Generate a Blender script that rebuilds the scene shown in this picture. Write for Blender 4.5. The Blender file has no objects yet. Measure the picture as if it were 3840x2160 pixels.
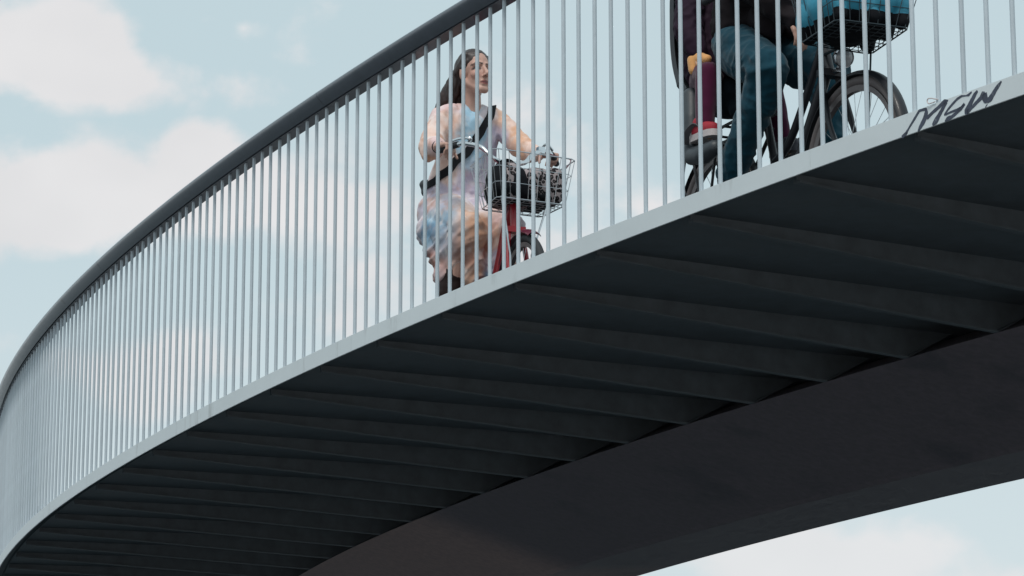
import bpy, bmesh, math, random
from mathutils import Vector, Matrix, noise as mnoise
from math import sin, cos, pi, radians, sqrt, atan2

random.seed(7)
SC = bpy.context.scene
COL = SC.collection

# ---------------------------------------------------------------- camera
EYE = 1.65                       # eye above the quay; all heights below are measured from the eye, then lifted by EYE
cam_d = bpy.data.cameras.new('camera')
cam_d.sensor_width = 36.0
cam_d.lens = 102.1
cam_d.clip_start = 0.1
cam_d.clip_end = 6000
cam = bpy.data.objects.new('camera', cam_d)
COL.objects.link(cam)
cam.location = (0, 0, EYE)
cam.rotation_euler = (pi / 2 + 0.2191, 0, 0)
SC.camera = cam

# ---------------------------------------------------------------- light
SUN_AZ = radians(196)            # compass angle clockwise from +Y: behind the photographer, to the left
SUN_EL = radians(56)
world = bpy.data.worlds.new('World')
SC.world = world
world.use_nodes = True
SUN_STRENGTH = 1.65
SKY_STRENGTH = 0.085

def build_world():
    nt = world.node_tree
    nt.nodes.clear()
    N, L = nt.nodes.new, nt.links.new
    out = N('ShaderNodeOutputWorld')
    bg = N('ShaderNodeBackground')
    bg.inputs['Strength'].default_value = SKY_STRENGTH
    L(bg.outputs[0], out.inputs[0])
    sky = N('ShaderNodeTexSky')
    sky.sky_type = 'NISHITA'
    sky.sun_disc = False
    sky.sun_elevation = SUN_EL
    sky.sun_rotation = SUN_AZ
    sky.air_density = 1.0
    sky.dust_density = 2.5
    sky.ozone_density = 1.0
    tc = N('ShaderNodeTexCoord')
    nrm = N('ShaderNodeVectorMath'); nrm.operation = 'NORMALIZE'
    L(tc.outputs['Generated'], nrm.inputs[0])
    sep = N('ShaderNodeSeparateXYZ'); L(nrm.outputs[0], sep.inputs[0])

    def math_(op, a, b=None, c=None, clamp=False):
        n = N('ShaderNodeMath'); n.operation = op; n.use_clamp = clamp
        for i, v in enumerate((a, b, c)):
            if v is None: continue
            if isinstance(v, (int, float)): n.inputs[i].default_value = v
            else: L(v, n.inputs[i])
        return n.outputs[0]

    def ramp(v, lo, hi):
        n = N('ShaderNodeMapRange'); n.interpolation_type = 'SMOOTHSTEP'
        L(v, n.inputs[0]); n.inputs[1].default_value = lo; n.inputs[2].default_value = hi
        return n.outputs[0]

    def mixc(fac, a, b):
        n = N('ShaderNodeMix'); n.data_type = 'RGBA'
        if isinstance(fac, (int, float)): n.inputs[0].default_value = fac
        else: L(fac, n.inputs[0])
        for s, v in ((6, a), (7, b)):
            if isinstance(v, tuple): n.inputs[s].default_value = v
            else: L(v, n.inputs[s])
        return n.outputs[2]

    def cnoise(scale, detail, rough, off, dist=0.0):
        mp = N('ShaderNodeVectorMath'); mp.operation = 'MULTIPLY_ADD'
        L(nrm.outputs[0], mp.inputs[0])
        mp.inputs[1].default_value = (scale, scale, scale * 1.25)
        mp.inputs[2].default_value = off
        t = N('ShaderNodeTexNoise'); t.noise_dimensions = '3D'
        L(mp.outputs[0], t.inputs['Vector'])
        t.inputs['Scale'].default_value = 1.0
        t.inputs['Detail'].default_value = detail
        t.inputs['Roughness'].default_value = rough
        t.inputs['Distortion'].default_value = dist
        return t.outputs[0]

    k = 1.0 / SKY_STRENGTH

    def rad(r, g, b):
        return (r * k, g * k, b * k, 1)
    # thin high veil over the clear sky
    veil = mixc(0.86, sky.outputs[0], rad(0.598, 0.735, 0.775))
    # drifting cumulus: a few banks where the wind has put them, patchy cloud all round
    front = math_('GREATER_THAN', sep.outputs[1], 0.05)
    u = math_('DIVIDE', sep.outputs[0], math_('MAXIMUM', sep.outputs[1], 0.05))
    v = math_('DIVIDE', sep.outputs[2], math_('MAXIMUM', sep.outputs[1], 0.05))
    n1 = cnoise(26, 5, 0.52, (3.1, 1.7, 0.4), 0.15)
    n2 = cnoise(8, 4, 0.5, (7.3, 2.2, 5.1))
    total = None
    #            u0      v0     ru     rv    weight
    banks = [(-0.168, 0.312, 0.030, 0.020, 1.0),
             (-0.150, 0.2990, 0.040, 0.012, 1.0),
             (-0.118, 0.2960, 0.030, 0.009, 0.40),
             (-0.155, 0.2580, 0.052, 0.022, 1.0),
             (-0.112, 0.2710, 0.018, 0.012, 0.9),
             (-0.112, 0.2580, 0.032, 0.018, 1.0),
             (-0.060, 0.2490, 0.050, 0.015, 0.55),
             (-0.130, 0.1930, 0.030, 0.014, 0.8),
             (-0.111, 0.3215, 0.007, 0.005, 0.32),
             (-0.097, 0.3185, 0.005, 0.0035, 0.30),
             (0.107, 0.1260, 0.040, 0.014, 1.0),
             (0.150, 0.1120, 0.050, 0.012, 0.6),
             (0.126, 0.3330, 0.015, 0.006, 0.4),
             (0.030, 0.2250, 0.130, 0.050, 0.42)]
    for (u0, v0, ru, rv, wt) in banks:
        du = math_('DIVIDE', math_('SUBTRACT', u, u0), ru)
        dv = math_('DIVIDE', math_('SUBTRACT', v, v0), rv)
        d = math_('SQRT', math_('ADD', math_('MULTIPLY', du, du), math_('MULTIPLY', dv, dv)))
        g = math_('MULTIPLY', math_('SUBTRACT', 1.45, d), wt)
        total = g if total is None else math_('MAXIMUM', total, g)
    total = math_('ADD', total, math_('MULTIPLY', math_('SUBTRACT', n1, 0.5), 2.6))
    bank = math_('MULTIPLY', ramp(total, 0.10, 0.78), front)
    patch = math_('MULTIPLY', ramp(n2, 0.50, 0.72), 0.75)
    patch = math_('MULTIPLY', patch, ramp(sep.outputs[2], 0.0, 0.12))
    patch_amt = mixc(front, patch, math_('MULTIPLY', patch, 0.10))
    cl = math_('MAXIMUM', bank, patch_amt)
    # cloud: white tops, slightly rosy body
    tone = cnoise(12, 3, 0.5, (1.3, 9.7, 2.2))
    ccol = mixc(ramp(tone, 0.35, 0.7), rad(0.745, 0.735, 0.745), rad(0.82, 0.805, 0.81))
    skyc = mixc(math_('MULTIPLY', cl, 0.92), veil, ccol)
    # paler towards the horizon
    hz = ramp(sep.outputs[2], 0.29, 0.03)
    skyc = mixc(math_('MULTIPLY', hz, 0.55), skyc, rad(0.78, 0.825, 0.845))
    L(skyc, bg.inputs[0])

build_world()
sun_d = bpy.data.lights.new('sun', 'SUN')
sun_d.energy = SUN_STRENGTH
sun_d.angle = radians(14)
sun_d.color = (1.0, 0.955, 0.90)
sun = bpy.data.objects.new('sun', sun_d)
COL.objects.link(sun)
sd = Vector((sin(SUN_AZ) * cos(SUN_EL), cos(SUN_AZ) * cos(SUN_EL), sin(SUN_EL)))
sun.rotation_euler = (-sd).to_track_quat('-Z', 'Y').to_euler()
sun.location = sd * 60

vs = SC.view_settings
vs.view_transform = 'Standard'
vs.look = 'None'
vs.exposure = 0.0
vs.gamma = 1.0
vs.use_curve_mapping = False
SC.cycles.max_bounces = 8

# ---------------------------------------------------------------- materials
def mat(name, base, rough=0.5, metal=0.0, spec=0.5, var=0.0, vscale=8.0, bump=0.0, bscale=60.0, stretch=(1, 1, 1), coat=0.0, attr=None, sheen=0.0, dirt=None, objrand=0.0):
    m = bpy.data.materials.new(name)
    m.use_nodes = True
    nt = m.node_tree
    N, L = nt.nodes.new, nt.links.new
    p = nt.nodes['Principled BSDF']
    p.inputs['Base Color'].default_value = (*base, 1)
    p.inputs['Roughness'].default_value = rough
    p.inputs['Metallic'].default_value = metal
    p.inputs['Specular IOR Level'].default_value = spec
    p.inputs['Coat Weight'].default_value = coat
    p.inputs['Sheen Weight'].default_value = sheen
    tc = N('ShaderNodeTexCoord')
    mp = N('ShaderNodeMapping'); mp.inputs['Scale'].default_value = stretch
    L(tc.outputs['Object'], mp.inputs[0])
    col = None
    if attr:
        a = N('ShaderNodeAttribute'); a.attribute_name = attr
        col = a.outputs['Color']
    if var > 0:
        t = N('ShaderNodeTexNoise'); t.inputs['Scale'].default_value = vscale; t.inputs['Detail'].default_value = 6; t.inputs['Roughness'].default_value = 0.6
        L(mp.outputs[0], t.inputs['Vector'])
        r = N('ShaderNodeMapRange'); L(t.outputs[0], r.inputs[0])
        r.inputs[1].default_value = 0.28; r.inputs[2].default_value = 0.72
        r.inputs[3].default_value = 1 - var; r.inputs[4].default_value = 1 + var
        mx = N('ShaderNodeVectorMath'); mx.operation = 'SCALE'
        if col is None:
            c = N('ShaderNodeRGB'); c.outputs[0].default_value = (*base, 1); col = c.outputs[0]
        L(col, mx.inputs[0]); L(r.outputs[0], mx.inputs['Scale'])
        col = mx.outputs[0]
        rr = N('ShaderNodeMapRange'); L(t.outputs[0], rr.inputs[0])
        rr.inputs[3].default_value = max(0.03, rough - 0.12); rr.inputs[4].default_value = min(1, rough + 0.12)
        L(rr.outputs[0], p.inputs['Roughness'])
    if dirt:
        # grime with its own blotches: (colour, noise scale, threshold lo, hi, stretch)
        dc, ds, lo, hi, st = dirt
        m2 = N('ShaderNodeMapping'); m2.inputs['Scale'].default_value = st
        L(tc.outputs['Object'], m2.inputs[0])
        t2 = N('ShaderNodeTexNoise'); t2.inputs['Scale'].default_value = ds; t2.inputs['Detail'].default_value = 8; t2.inputs['Roughness'].default_value = 0.65
        L(m2.outputs[0], t2.inputs['Vector'])
        r2 = N('ShaderNodeMapRange'); r2.interpolation_type = 'SMOOTHSTEP'; L(t2.outputs[0], r2.inputs[0])
        r2.inputs[1].default_value = lo; r2.inputs[2].default_value = hi
        mc = N('ShaderNodeMix'); mc.data_type = 'RGBA'
        L(r2.outputs[0], mc.inputs[0])
        if col is None: mc.inputs[6].default_value = (*base, 1)
        else: L(col, mc.inputs[6])
        mc.inputs[7].default_value = (*dc, 1)
        col = mc.outputs[2]
    if objrand > 0:
        oi = N('ShaderNodeObjectInfo')
        r3 = N('ShaderNodeMapRange'); L(oi.outputs['Random'], r3.inputs[0]); r3.inputs[3].default_value = 1 - objrand; r3.inputs[4].default_value = 1 + objrand
        m3 = N('ShaderNodeVectorMath'); m3.operation = 'SCALE'
        L(col, m3.inputs[0]); L(r3.outputs[0], m3.inputs['Scale']); col = m3.outputs[0]
    if col is not None:
        L(col, p.inputs['Base Color'])
    if bump > 0:
        b = N('ShaderNodeBump'); b.inputs['Strength'].default_value = bump; b.inputs['Distance'].default_value = 0.004
        t = N('ShaderNodeTexNoise'); t.inputs['Scale'].default_value = bscale; t.inputs['Detail'].default_value = 5
        L(mp.outputs[0], t.inputs['Vector']); L(t.outputs[0], b.inputs['Height']); L(b.outputs[0], p.inputs['Normal'])
    return m

M = {}
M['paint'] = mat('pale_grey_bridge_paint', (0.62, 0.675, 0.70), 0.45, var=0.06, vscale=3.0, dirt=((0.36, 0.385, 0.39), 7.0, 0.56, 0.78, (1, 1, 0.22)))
M['bar'] = mat('baluster_paint', (0.49, 0.56, 0.61), 0.42, var=0.07, vscale=9.0, objrand=0.06, dirt=((0.26, 0.29, 0.31), 16.0, 0.64, 0.76, (1, 1, 0.4)))
M['rail'] = mat('handrail_steel', (0.105, 0.118, 0.145), 0.36, spec=0.5, coat=0.5, var=0.16, vscale=14.0, bump=0.15, bscale=120, dirt=((0.05, 0.05, 0.055), 9.0, 0.60, 0.72, (1, 1, 1)))
M['groove'] = mat('rail_groove', (0.02, 0.02, 0.022), 0.8)
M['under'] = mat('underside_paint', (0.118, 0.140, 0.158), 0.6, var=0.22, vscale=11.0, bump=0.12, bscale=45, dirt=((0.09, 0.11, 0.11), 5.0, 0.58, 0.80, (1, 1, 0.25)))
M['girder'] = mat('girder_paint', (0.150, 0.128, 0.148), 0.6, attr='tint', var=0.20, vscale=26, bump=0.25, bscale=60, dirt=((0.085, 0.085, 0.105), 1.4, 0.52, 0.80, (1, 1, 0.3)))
M['deck'] = mat('dark_deck_surface', (0.055, 0.057, 0.062), 0.9, var=0.12, vscale=20)
M['graffiti'] = mat('dark_marker_ink', (0.045, 0.055, 0.085), 0.6, var=0.35, vscale=40, dirt=((0.36, 0.40, 0.43), 55.0, 0.60, 0.82, (1, 1, 1)))
M['water'] = mat('harbour_water', (0.012, 0.022, 0.028), 0.12, spec=0.5, bump=0.6, bscale=2.0)
M['quay'] = mat('quay_paving', (0.55, 0.49, 0.46), 0.85, var=0.2, vscale=3)
M['quaywall'] = mat('quay_wall_stone', (0.16, 0.15, 0.14), 0.85, var=0.2, vscale=4)

# ---------------------------------------------------------------- mesh helpers
class MB:
    def __init__(self):
        self.v = []; self.f = []
    def add(self, vs, fs):
        o = len(self.v)
        self.v += [tuple(p) for p in vs]
        self.f += [tuple(i + o for i in f) for f in fs]
        return self
    def box(self, c, s, rot=None):
        hx, hy, hz = s[0] / 2, s[1] / 2, s[2] / 2
        vs = [Vector((x, y, z)) for x in (-hx, hx) for y in (-hy, hy) for z in (-hz, hz)]
        if rot is not None: vs = [rot @ p for p in vs]
        vs = [p + Vector(c) for p in vs]
        return self.add(vs, [(0, 1, 3, 2), (4, 6, 7, 5), (0, 4, 5, 1), (2, 3, 7, 6), (0, 2, 6, 4), (1, 5, 7, 3)])
    def tube(self, pts, r, n=10, closed=False, caps=True, flat=None):
        P = [Vector(p) for p in pts]
        m = len(P)
        rs = r if isinstance(r, (list, tuple)) else [r] * m
        rings = []
        up = None
        for i in range(m):
            if closed: t = P[(i + 1) % m] - P[i - 1]
            else: t = P[min(i + 1, m - 1)] - P[max(i - 1, 0)]
            t.normalize()
            if up is None:
                a = Vector((0, 0, 1)) if abs(t.z) < 0.9 else Vector((1, 0, 0))
                up = (a - t * a.dot(t)).normalized()
            else:
                up = (up - t * up.dot(t)).normalized()
            sd_ = t.cross(up)
            fu, fs_ = (1, 1) if flat is None else flat
            rings.append([P[i] + (up * (cos(2 * pi * k / n) * fu) + sd_ * (sin(2 * pi * k / n) * fs_)) * rs[i] for k in range(n)])
        vs = [p for ring in rings for p in ring]
        fs = []
        for i in range(m if closed else m - 1):
            j = (i + 1) % m
            for k in range(n):
                fs.append((i * n + k, i * n + (k + 1) % n, j * n + (k + 1) % n, j * n + k))
        if caps and not closed:
            fs.append(tuple(reversed(range(n))))
            fs.append(tuple((m - 1) * n + k for k in range(n)))
        return self.add(vs, fs)
    def lathe(self, c, axis, prof, n=24):
        # prof: list of (radius, along)
        a = Vector(axis).normalized()
        b = a.orthogonal().normalized(); d = a.cross(b)
        vs = []; fs = []
        m = len(prof)
        for (r, h) in prof:
            for k in range(n):
                q = 2 * pi * k / n
                vs.append(Vector(c) + a * h + (b * cos(q) + d * sin(q)) * r)
        for i in range(m - 1):
            for k in range(n):
                fs.append((i * n + k, i * n + (k + 1) % n, (i + 1) * n + (k + 1) % n, (i + 1) * n + k))
        return self.add(vs, fs)
    def grid(self, rows, closed_u=False, closed_v=False):
        m, n = len(rows), len(rows[0])
        vs = [p for r in rows for p in r]
        fs = []
        for i in range(m if closed_v else m - 1):
            for k in range(n if closed_u else n - 1):
                fs.append((i * n + k, i * n + (k + 1) % n, ((i + 1) % m) * n + (k + 1) % n, ((i + 1) % m) * n + k))
        return self.add(vs, fs)
    def mesh(self, name, material=None, smooth=False, bevel=0.0):
        me = bpy.data.meshes.new(name)
        me.from_pydata([tuple(p) for p in self.v], [], self.f)
        bm = bmesh.new(); bm.from_mesh(me)
        bmesh.ops.remove_doubles(bm, verts=bm.verts, dist=1e-6)
        if bevel > 0:
            ed = [e for e in bm.edges if len(e.link_faces) == 2 and e.calc_face_angle(0) > 0.6]
            bmesh.ops.bevel(bm, geom=ed, offset=bevel, segments=2, affect='EDGES', clamp_overlap=True)
        bmesh.ops.recalc_face_normals(bm, faces=bm.faces)
        bm.to_mesh(me); bm.free()
        if smooth:
            me.polygons.foreach_set('use_smooth', [True] * len(me.polygons))
            if hasattr(me, 'set_sharp_from_angle'):
                me.set_sharp_from_angle(angle=radians(40))
        if material: me.materials.append(material)
        return me
    def obj(self, name, material, parent=None, smooth=False, bevel=0.0):
        return link(name, self.mesh(name, material, smooth, bevel), parent)

def link(name, data, parent=None, M4=None):
    o = bpy.data.objects.new(name, data)
    COL.objects.link(o)
    if parent is not None: o.parent = parent
    if M4 is not None: o.matrix_local = M4
    return o

def thing(name, label, cat, M4=None, group=None):
    o = link(name, None)
    if M4 is not None: o.matrix_world = M4
    o['label'] = label; o['category'] = cat
    if group: o['group'] = group
    return o

def tag(o, label, cat, group=None):
    o['label'] = label; o['category'] = cat
    if group: o['group'] = group
    return o

# ---------------------------------------------------------------- ground
g = MB(); g.box((0, 0, -0.15), (110, 40, 0.3)); o = g.obj('quay_paving', M['quay']); o['kind'] = 'structure'  # unseen; edge and pale tone set to bounce light up onto the ribs
# quay stops a few metres ahead of the photographer; harbour water beyond
o.location = (12, -18.0, 0)
g = MB(); g.box((0, 0, 0), (3000, 3000, 0.2)); o = g.obj('water', M['water']); o['kind'] = 'structure'; o.location = (0, 0, -1.6)

# ---------------------------------------------------------------- bridge (plan: an arc round CX,CY)
CX, CY, R = 37.6282, 31.8316, 42.8249
T0, DT = -2.5716, 0.12158 / 42.8249       # baluster nearest the right edge of the view, angular step
ZD = 2.6219 + EYE                          # top of the edge plate = deck level
I0, I1 = -24, 196                          # balusters built, from right of the view to beyond the bend

# plan alignment: circular near the camera, the curve tightening towards the far bend (transition from baluster 60 on)
TAB = []
def _build_alignment():
    a = T0 - DT * 60
    p = Vector((CX + R * cos(a), CY + R * sin(a), 0))
    h = 0.25
    for q in range(int(170 / h)):
        TAB.append((p.copy(), a))
        k = (1 + 0.29 * min(2.4, q * h / 30)) / R
        p = p + Vector((sin(a), -cos(a), 0)) * (R * DT * h)
        a -= k * R * DT * h
_build_alignment()

def _at(t):
    i = (T0 - t) / DT - 60
    if i <= 0: return Vector((CX + R * cos(t), CY + R * sin(t), 0)), t
    q = min(i / 0.25, len(TAB) - 1.001); j = int(q); f = q - j
    return TAB[j][0].lerp(TAB[j + 1][0], f), TAB[j][1] + (TAB[j + 1][1] - TAB[j][1]) * f

def arc(t, r, z):
    p, a = _at(t)
    d = r - R
    return Vector((p.x + d * cos(a), p.y + d * sin(a), z))
def tb(i):
    return T0 - DT * i

bridge = thing('bicycle_bridge', 'curved grey steel bicycle bridge with a tall baluster railing and ribbed dark underside', 'bridge',
               Matrix.Translation(arc(tb(60), R - 2.9, 0)))
binv = bridge.matrix_world.inverted()

def sweep(name, prof, material, i0, i1, step=1.0, smooth=False, closed=True, r0=R):
    """prof: (offset outwards, height) loop swept along the arc."""
    rows = []
    n = max(2, int(round((i1 - i0) / step)))
    for k in range(n + 1):
        t = tb(i0 + (i1 - i0) * k / n)
        rows.append([binv @ arc(t, r0 + a, z) for (a, z) in prof])
    b = MB(); b.grid(rows, closed_u=closed)
    if closed:
        m = len(prof)
        b.f.append(tuple(range(m))); b.f.append(tuple(n * m + q for q in reversed(range(m))))
    return b.obj(name, material, bridge, smooth)

# edge plate
EDGE = [(0.009, ZD), (0.009, ZD - 0.0720), (0.006, ZD - 0.0735), (0.002, ZD - 0.0720), (0.0, ZD - 0.010), (-0.011, ZD - 0.008), (-0.011, ZD)]
for a, b_ in zip([I0, 8.5, 39.5, 70.5, 101.5, 132.5], [8.5, 39.5, 70.5, 101.5, 132.5, I1]):
    sweep('edge_plate', EDGE, M['paint'], a + 0.005, b_ - 0.005)
# deck slab (steel plate with orange surfacing on top)
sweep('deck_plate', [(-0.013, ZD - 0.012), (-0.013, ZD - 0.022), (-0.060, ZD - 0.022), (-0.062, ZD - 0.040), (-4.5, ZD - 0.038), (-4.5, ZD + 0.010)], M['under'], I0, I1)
sweep('deck_surface', [(-0.014, ZD - 0.008), (-0.014, ZD - 0.0115), (-4.5, ZD + 0.0105), (-4.5, ZD + 0.014)], M['deck'], I0, I1)
sweep('inner_edge_plate', [(-4.502, ZD + 0.03), (-4.502, ZD - 0.06), (-4.520, ZD - 0.06), (-4.520, ZD + 0.03)], M['paint'], I0, I1)
# box girder below the middle of the deck
gz = 2.45 + EYE
GIRDER = [(-2.30, ZD - 0.0415), (-2.0, gz), (-2.03, gz - 0.012), (-2.86, 2.182 + EYE), (-2.90, 2.165 + EYE), (-3.52, 2.192 + EYE), (-3.95, gz + 0.05), (-3.75, ZD - 0.041)]
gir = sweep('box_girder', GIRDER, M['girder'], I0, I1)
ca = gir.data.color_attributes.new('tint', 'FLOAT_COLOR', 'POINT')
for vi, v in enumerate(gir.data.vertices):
    # warm ground bounce on the far lengths, painted in as a lighter brown
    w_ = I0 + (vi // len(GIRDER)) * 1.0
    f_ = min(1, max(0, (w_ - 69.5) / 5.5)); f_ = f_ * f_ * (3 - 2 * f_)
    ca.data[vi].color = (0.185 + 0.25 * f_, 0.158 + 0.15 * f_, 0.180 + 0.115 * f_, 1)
# ribs: tapered plates with a bottom flange, from the edge plate to the girder
def rib_mesh():
    b = MB()
    # local frame: x outwards from the bridge centre (0 at R), y along the arc, z up (0 at deck top)
    def plate(poly, hy):
        n = len(poly)
        vs = [(x, -hy, z) for x, z in poly] + [(x, hy, z) for x, z in poly]
        fs = [tuple(range(n)), tuple(reversed(range(n, 2 * n)))] + [(i, (i + 1) % n, n + (i + 1) % n, n + i) for i in range(n)]
        b.add(vs, fs)
    # each bay is one slanted plate: it leaves the deck behind the previous rib and comes down to a bottom edge
    def low(x):   # underside level of the bottom edge, x = offset from the edge plate
        return -0.0715 + (2.4515 - 2.6219 + 0.0715) * (-x - 0.062) / (2.0 - 0.062)
    xs = [-0.062, -0.35, -0.7, -1.1, -1.5, -1.8, -2.0]
    run = 0.045
    rows = []
    for x in xs:
        zl = low(x); zt = -0.0390
        rows.append([(x, -0.004, zt), (x, -0.004, zl), (x, 0.030, zl - 0.001), (x, 0.030, zl + 0.008), (x, 0.012, zl + 0.011), (x, 0.014, zt)])
    xe = -2.26
    rows.append([(xe, -0.004, -0.0390), (xe + 0.02, -0.004, -0.0420), (xe + 0.02, 0.030, -0.0422), (xe + 0.02, 0.030, -0.0410), (xe + 0.01, 0.012, -0.0405), (xe, 0.014, -0.0390)])
    b.grid(rows, closed_u=True)
    b.f.append(tuple(range(6))); n_ = len(rows); b.f.append(tuple((n_ - 1) * 6 + q for q in reversed(range(6))))
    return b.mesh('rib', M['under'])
rm = rib_mesh()
nr = 0
k = -22.5
while k < I1 - 2:
    t = tb(k)
    t_ = _at(t)[1]
    e = Vector((cos(t_), sin(t_), 0)); tn = Vector((-sin(t_), cos(t_), 0))
    mw = Matrix(((e.x, tn.x, 0, 0), (e.y, tn.y, 0, 0), (0, 0, 1, 0), (0, 0, 0, 1)))
    p = arc(t, R, ZD)
    mw.translation = p
    link('rib', rm, bridge, binv @ mw)
    k += 5.42
# balusters
bm_ = MB(); bm_.tube([(0, 0, -0.002), (0, 0, 1.152)], 0.0082, 12)
bar_me = bm_.mesh('baluster', M['bar'], smooth=True)
rnd = random.Random(3)
for i in range(I0, I1 + 1):
    t = tb(i) + rnd.gauss(0, 0.0016) / R
    mw = Matrix.Translation(arc(t, R - 0.001, ZD)) @ Matrix.Rotation(rnd.gauss(0, 0.0012), 4, 'X') @ Matrix.Rotation(t, 4, 'Z')
    link('baluster', bar_me, bridge, binv @ mw)
# handrail in welded lengths: rounded outer nose, shadow groove, flat soffit
ZR = ZD + 1.150
def nose(cx, cz, r, a0, a1, n):
    return [(cx + r * cos(radians(a0 + (a1 - a0) * q / n)), cz + r * sin(radians(a0 + (a1 - a0) * q / n))) for q in range(n + 1)]
RAIL = ([(-0.060, ZR + 0.002), (0.014, ZR - 0.004), (0.016, ZR + 0.010), (0.021, ZR + 0.010), (0.022, ZR - 0.002)]
        + [(0.036, ZR + 0.007), (0.050, ZR + 0.020), (0.060, ZR + 0.031), (0.0655, ZR + 0.0385), (0.0683, ZR + 0.0455), (0.0688, ZR + 0.0515), (0.0672, ZR + 0.0570), (0.0620, ZR + 0.0605), (0.045, ZR + 0.0625)] + [(0.0, ZR + 0.062), (-0.050, ZR + 0.048), (-0.060, ZR + 0.040)])
seams = [I0, -21.3, 9.7, 40.7, 71.7, 102.7, 133.7, 164.7, I1]
for a, b_ in zip(seams[:-1], seams[1:]):
    sweep('handrail', RAIL, M['rail'], a + 0.012, b_ - 0.012, smooth=True)
for s in seams[1:-1]:
    sweep('weld_seam', [(p[0] * 0.985 - 0.0003, ZR + 0.025 + (p[1] - ZR - 0.025) * 0.97) for p in RAIL], M['groove'], s - 0.014, s + 0.014, step=0.03)

# ---------------------------------------------------------------- organic shapes
def capsule(b, p0, r0, p1, r1, n=14, rings=5):
    p0, p1 = Vector(p0), Vector(p1)
    a = p1 - p0
    if a.length < 1e-6: a = Vector((0, 0, 1e-4)); p1 = p0 + a
    L_ = a.length; a.normalize()
    prof = [(r0 * sin(pi / 2 * q / rings), -r0 * cos(pi / 2 * q / rings)) for q in range(rings + 1)]
    prof += [(r1 * cos(pi / 2 * q / rings), L_ + r1 * sin(pi / 2 * q / rings)) for q in range(rings + 1)]
    prof[0] = (1e-4, prof[0][1]); prof[-1] = (1e-4, prof[-1][1])
    u = a.orthogonal().normalized(); w = a.cross(u)
    vs = []; fs = []
    for (r, h) in prof:
        for k in range(n):
            q = 2 * pi * k / n
            vs.append(p0 + a * h + (u * cos(q) + w * sin(q)) * r)
    m = len(prof)
    for i in range(m - 1):
        for k in range(n):
            fs.append((i * n + k, (i + 1) * n + k, (i + 1) * n + (k + 1) % n, i * n + (k + 1) % n))
    fs.append(tuple(range(n))); fs.append(tuple((m - 1) * n + k for k in reversed(range(n))))
    b.add(vs, fs)

def ellipsoid(b, c, rad, rot=None, n=18, m=12):
    vs = []; fs = []
    for i in range(m + 1):
        th = pi * i / m
        s = max(sin(th), 1e-4)
        for k in range(n):
            q = 2 * pi * k / n
            p = Vector((rad[0] * s * cos(q), rad[1] * s * sin(q), rad[2] * cos(th)))
            if rot is not None: p = rot @ p
            vs.append(p + Vector(c))
    for i in range(m):
        for k in range(n):
            fs.append((i * n + k, (i + 1) * n + k, (i + 1) * n + (k + 1) % n, i * n + (k + 1) % n))
    fs.append(tuple(range(n))); fs.append(tuple(m * n + k for k in reversed(range(n))))
    b.add(vs, fs)

def chain(b, pts):
    """pts: list of ((x,y,z), r) joined by tapered capsules."""
    for (p, r), (q, s) in zip(pts[:-1], pts[1:]):
        capsule(b, p, r, q, s)

def fuse(name, b, voxel, smooth=3, material=None, fold=None, colour=None, M4=None):
    """Melt overlapping closed shapes into one continuous surface."""
    me = bpy.data.meshes.new(name + '_raw')
    vs = [M4 @ Vector(p) for p in b.v] if M4 is not None else b.v
    me.from_pydata([tuple(p) for p in vs], [], b.f)
    o = bpy.data.objects.new(name + '_raw', me); COL.objects.link(o)
    rm_ = o.modifiers.new('r', 'REMESH'); rm_.mode = 'VOXEL'; rm_.voxel_size = voxel; rm_.use_smooth_shade = True
    if smooth:
        sm = o.modifiers.new('s', 'SMOOTH'); sm.factor = 0.5; sm.iterations = smooth
    dg = bpy.context.evaluated_depsgraph_get()
    out = bpy.data.meshes.new_from_object(o.evaluated_get(dg))
    bpy.data.objects.remove(o); bpy.data.meshes.remove(me)
    out.name = name
    if fold:
        nv = [v.normal.copy() for v in out.vertices]
        for v, n_ in zip(out.vertices, nv):
            v.co = v.co + n_ * fold(v.co, n_)
    if colour:
        ca = out.color_attributes.new('tint', 'FLOAT_COLOR', 'POINT')
        for i, v in enumerate(out.vertices):
            ca.data[i].color = (*colour(v.co, v.normal), 1)
    out.polygons.foreach_set('use_smooth', [True] * len(out.polygons))
    out.materials.clear()
    if material: out.materials.append(material)
    return out

def ridge(p, s, off=0.0):
    q = mnoise.noise(Vector((p[0] * s[0] + off, p[1] * s[1] + off * 1.7, p[2] * s[2] - off)))
    return 1 - abs(q) * 2

def lerp3(a, b, f):
    return tuple(x + (y - x) * f for x, y in zip(a, b))

def sstep(x, a, b):
    t = min(1, max(0, (x - a) / (b - a))); return t * t * (3 - 2 * t)

def blend(p, anchors, power=4.0):
    tw = 0; c = [0, 0, 0]
    for (q, col) in anchors:
        d = (Vector(p) - Vector(q)).length + 1e-3
        w = d ** -power
        tw += w
        for i in range(3): c[i] += col[i] * w
    return [x / tw for x in c]

def frame_at(t, w, yaw=0.0):
    """Rider frame: x ahead (along the lane, t growing), y to the rider's left, z up; origin on the deck."""
    F = Vector((-sin(t), cos(t), 0)); Lf = Vector((-cos(t), -sin(t), 0))
    m = Matrix(((F.x, Lf.x, 0, 0), (F.y, Lf.y, 0, 0), (0, 0, 1, 0), (0, 0, 0, 1)))
    m.translation = arc(t, R - w, ZD)
    return m @ Matrix.Rotation(yaw, 4, 'Z')

FW = frame_at(-2.691889858476913, 1.1)
FM = frame_at(-2.6192408024534544, 1.0, radians(-6))

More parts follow.
